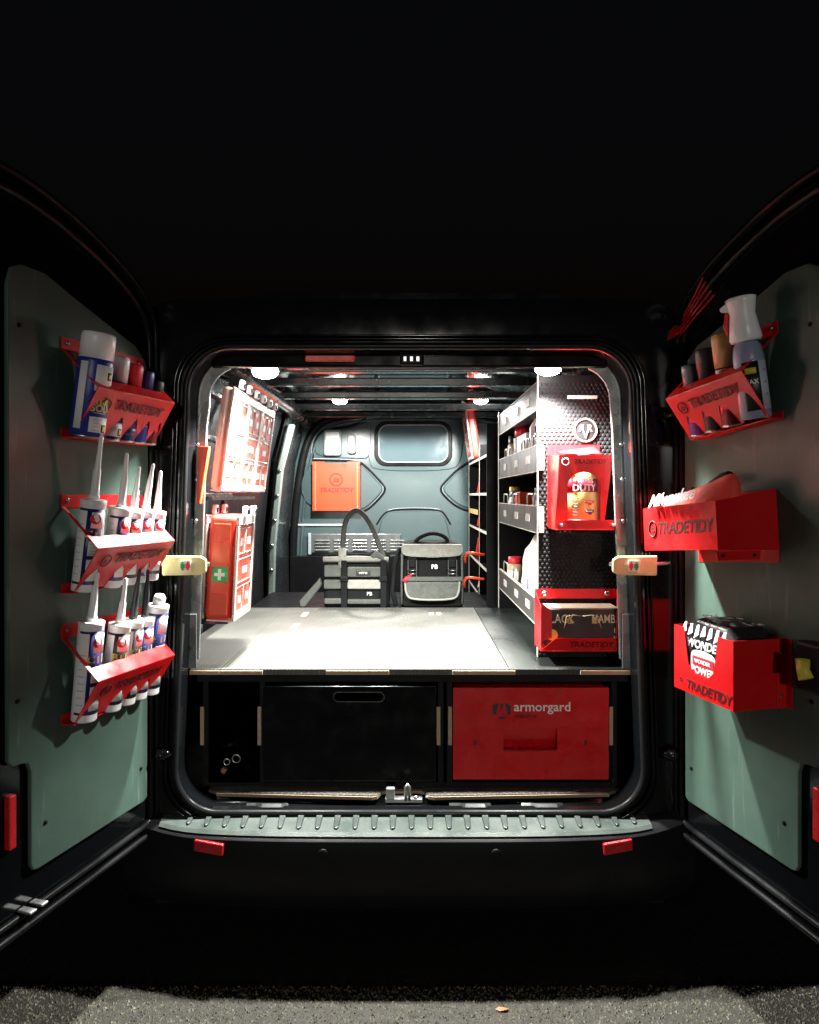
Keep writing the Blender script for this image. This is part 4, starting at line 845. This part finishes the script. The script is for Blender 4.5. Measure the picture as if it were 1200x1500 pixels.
for s in (-1, 1):
    MB().poly([(s*.055+.002, -.1078, .097), (s*.044+.002, -.1078, .102), (s*.030+.002, -.1078, .085), (s*.045+.002, -.1078, .084)], (0, .0006, 0)).build('snake_eye', YEL, gx)
    MB().tube([(s*.06+.002, -.1078, .070), (s*.055+.002, -.1078, .086), (s*.052+.002, -.1078, .107), (s*.03+.002, -.1078, .112), (.002, -.1078, .108)], .0010, 4).build('eye_line', CREAM, gx)
MB().lathe([(.018, 0), (.018, .0006)], 20).build('round_badge', YEL, gx).matrix_local = Matrix.Translation((-.095, -.107, .048)) @ Matrix.Rotation(R(90), 4, 'X')
text('8', .024, CREAM, gx, (.108, -.1076, .062), bold=.02); text('XL', .012, CREAM, gx, (.108, -.1076, .040), bold=.02)

# ---------------------------------------------------------------- things on the near shelves
def onshelf(o, label, cat): return tag(o, label, cat)
z2 = 1.601
bx_ = empty('paper_box', (.462, .66, z2), label='white carton on the second shelf behind the wire loops', cat='box'); MB().box(0, .12, 0, .24, 0, .15).build('carton', WLAB, bx_, .003); MB().box(-.001, .0, .03, .18, .03, .08).build('carton_label', mat('pale_print', (.35, .45, .55)), bx_)
bt = empty('squeeze_bottle', (.495, .57, z2), label='white bottle with gold cap beside the white carton', cat='bottle'); MB().lathe([(.032, 0), (.034, .01), (.034, .16), (.016, .19), (.015, .20)], 20).build('body', WHITE, bt); MB().lathe([(.020, .195), (.022, .197), (.020, .235)], 16).build('cap', GOLD, bt)
bt = empty('red_cap_bottle', (.50, .98, z2), label='white bottle with red cap farther back on the second shelf', cat='bottle'); MB().lathe([(.038, 0), (.04, .01), (.04, .15), (.02, .16)], 20).build('body', WHITE, bt); MB().lathe([(.034, .16), (.036, .162), (.034, .21)], 16).build('cap', PRED, bt)
bt = empty('tall_bottle', (.478, .40, z2), label='slim navy and white bottle nearest the end panel on the second shelf', cat='bottle'); MB().lathe([(.024, 0), (.025, .01), (.025, .16), (.012, .19), (.010, .205)], 20).build('body', WHITE, bt); MB().patch(.0254, -140, 20, .05, .15).build('label', BLUE, bt)
ob = empty('orange_box', (.46, .82, 1.391), label='small orange box on the third shelf', cat='box'); MB().box(0, .10, 0, .12, 0, .125).build('carton', ORANGE, ob, .003); MB().box(-.001, 0, .02, .10, .03, .05).build('carton_label', WLAB, ob)
gbx = empty('green_box', (.50, .55, 1.391), label='dark green carton near the end panel on the third shelf', cat='box'); MB().box(0, .10, 0, .14, 0, .14).build('carton', mat('dark_green', (.03, .07, .04), .5), gbx, .003); MB().box(-.001, 0, .02, .12, .05, .09).build('carton_label', mat('pale_print', (.35, .45, .55)), gbx)
for (x, y, z, r_, h, cm, bm_, lab) in ((.475, .30, 1.391, .026, .12, PRED, WHITE, 'white jar with red lid nearest the end panel on the third shelf'), (.48, 1.04, 1.391, .030, .13, NAVY, WHITE, 'white tub with navy lid behind the orange box on the third shelf'), (.49, 1.16, 1.391, .028, .15, YEL, mat('dark_green', (.03, .07, .04)), 'dark green jar with yellow lid at the far end of the third shelf'), (.48, 1.10, 1.601, .030, .17, BLACK, mat('tan_body', (.45, .35, .2), .5), 'tan tin with black lid at the far end of the second shelf'), (.475, 1.05, 1.075, .034, .15, PRED, mat('tan_body', (.45, .35, .2)), 'tan tin with red lid behind the white rags on the lowest shelf')):
    jr = empty('jar', (x, y, z), label=lab, cat='jar'); MB().lathe([(r_*.95, 0), (r_, .004), (r_, h*.74), (r_*.8, h*.8)], 20).build('body', bm_, jr); MB().lathe([(r_*.86, h*.8), (r_*.9, h*.82), (r_*.86, h)], 20).build('lid', cm, jr); MB().patch(r_+.0004, -120, 30, h*.15, h*.6).build('label', WLAB if bm_ is not WHITE else BLUE, jr)
def blobby(name, c, r, m, label, cat, seed):
    rnd = random.Random(seed); bm = bmesh.new(); bmesh.ops.create_icosphere(bm, subdivisions=3, radius=1)
    ph = [(Vector((rnd.uniform(-1, 1), rnd.uniform(-1, 1), rnd.uniform(-1, 1))), rnd.uniform(3, 7)) for _ in range(6)]
    for v in bm.verts:
        k = 1+sum(.05*math.sin(v.co.dot(d)*f_*2) for d, f_ in ph); v.co = Vector((v.co.x*r[0], v.co.y*r[1], max(v.co.z, -.8)*r[2]))*k
    for f_ in bm.faces: f_.smooth = True
    me = bpy.data.meshes.new(name); bm.to_mesh(me); bm.free(); me.materials.append(m); o = bpy.data.objects.new(name, me); COL.objects.link(o)
    o.location = (c[0], c[1], c[2]+.8*r[2]); return tag(o, label, cat)
blobby('rag_bundle', (.56, .72, 1.074), (.10, .14, .155), mat('white_cloth', (.72, .70, .64), .8, bump=.4, bs=60), 'big white bundle of rags on the lowest shelf', 'rags', 3)
blobby('plastic_bag', (.52, .40, 1.074), (.07, .10, .10), mat('white_film', (.75, .75, .74), .3, bump=.8, bs=50), 'crumpled white plastic bag near the end panel on the lowest shelf', 'bag', 5)
# fallen leaf
lf = at(735, 1481, -.1); d = (1.5-GZ)*1056/(1481-726)
MBl = MB(); MBl.poly([(-.03, 0, .006), (-.01, -.012, .004), (.02, -.010, .010), (.035, 0, .006), (.015, .012, .004), (-.012, .011, .009)], (0, 0, .0006)); o = MBl.build('fallen_leaf', mat('leaf_brown', (.35, .12, .04), .6)); o.scale = (.6, .6, .6); o.location = ((735-600)*d/1056, d-2.2, GZ+.002); tag(o, 'small orange-brown fallen leaf on the lit asphalt', 'leaf')
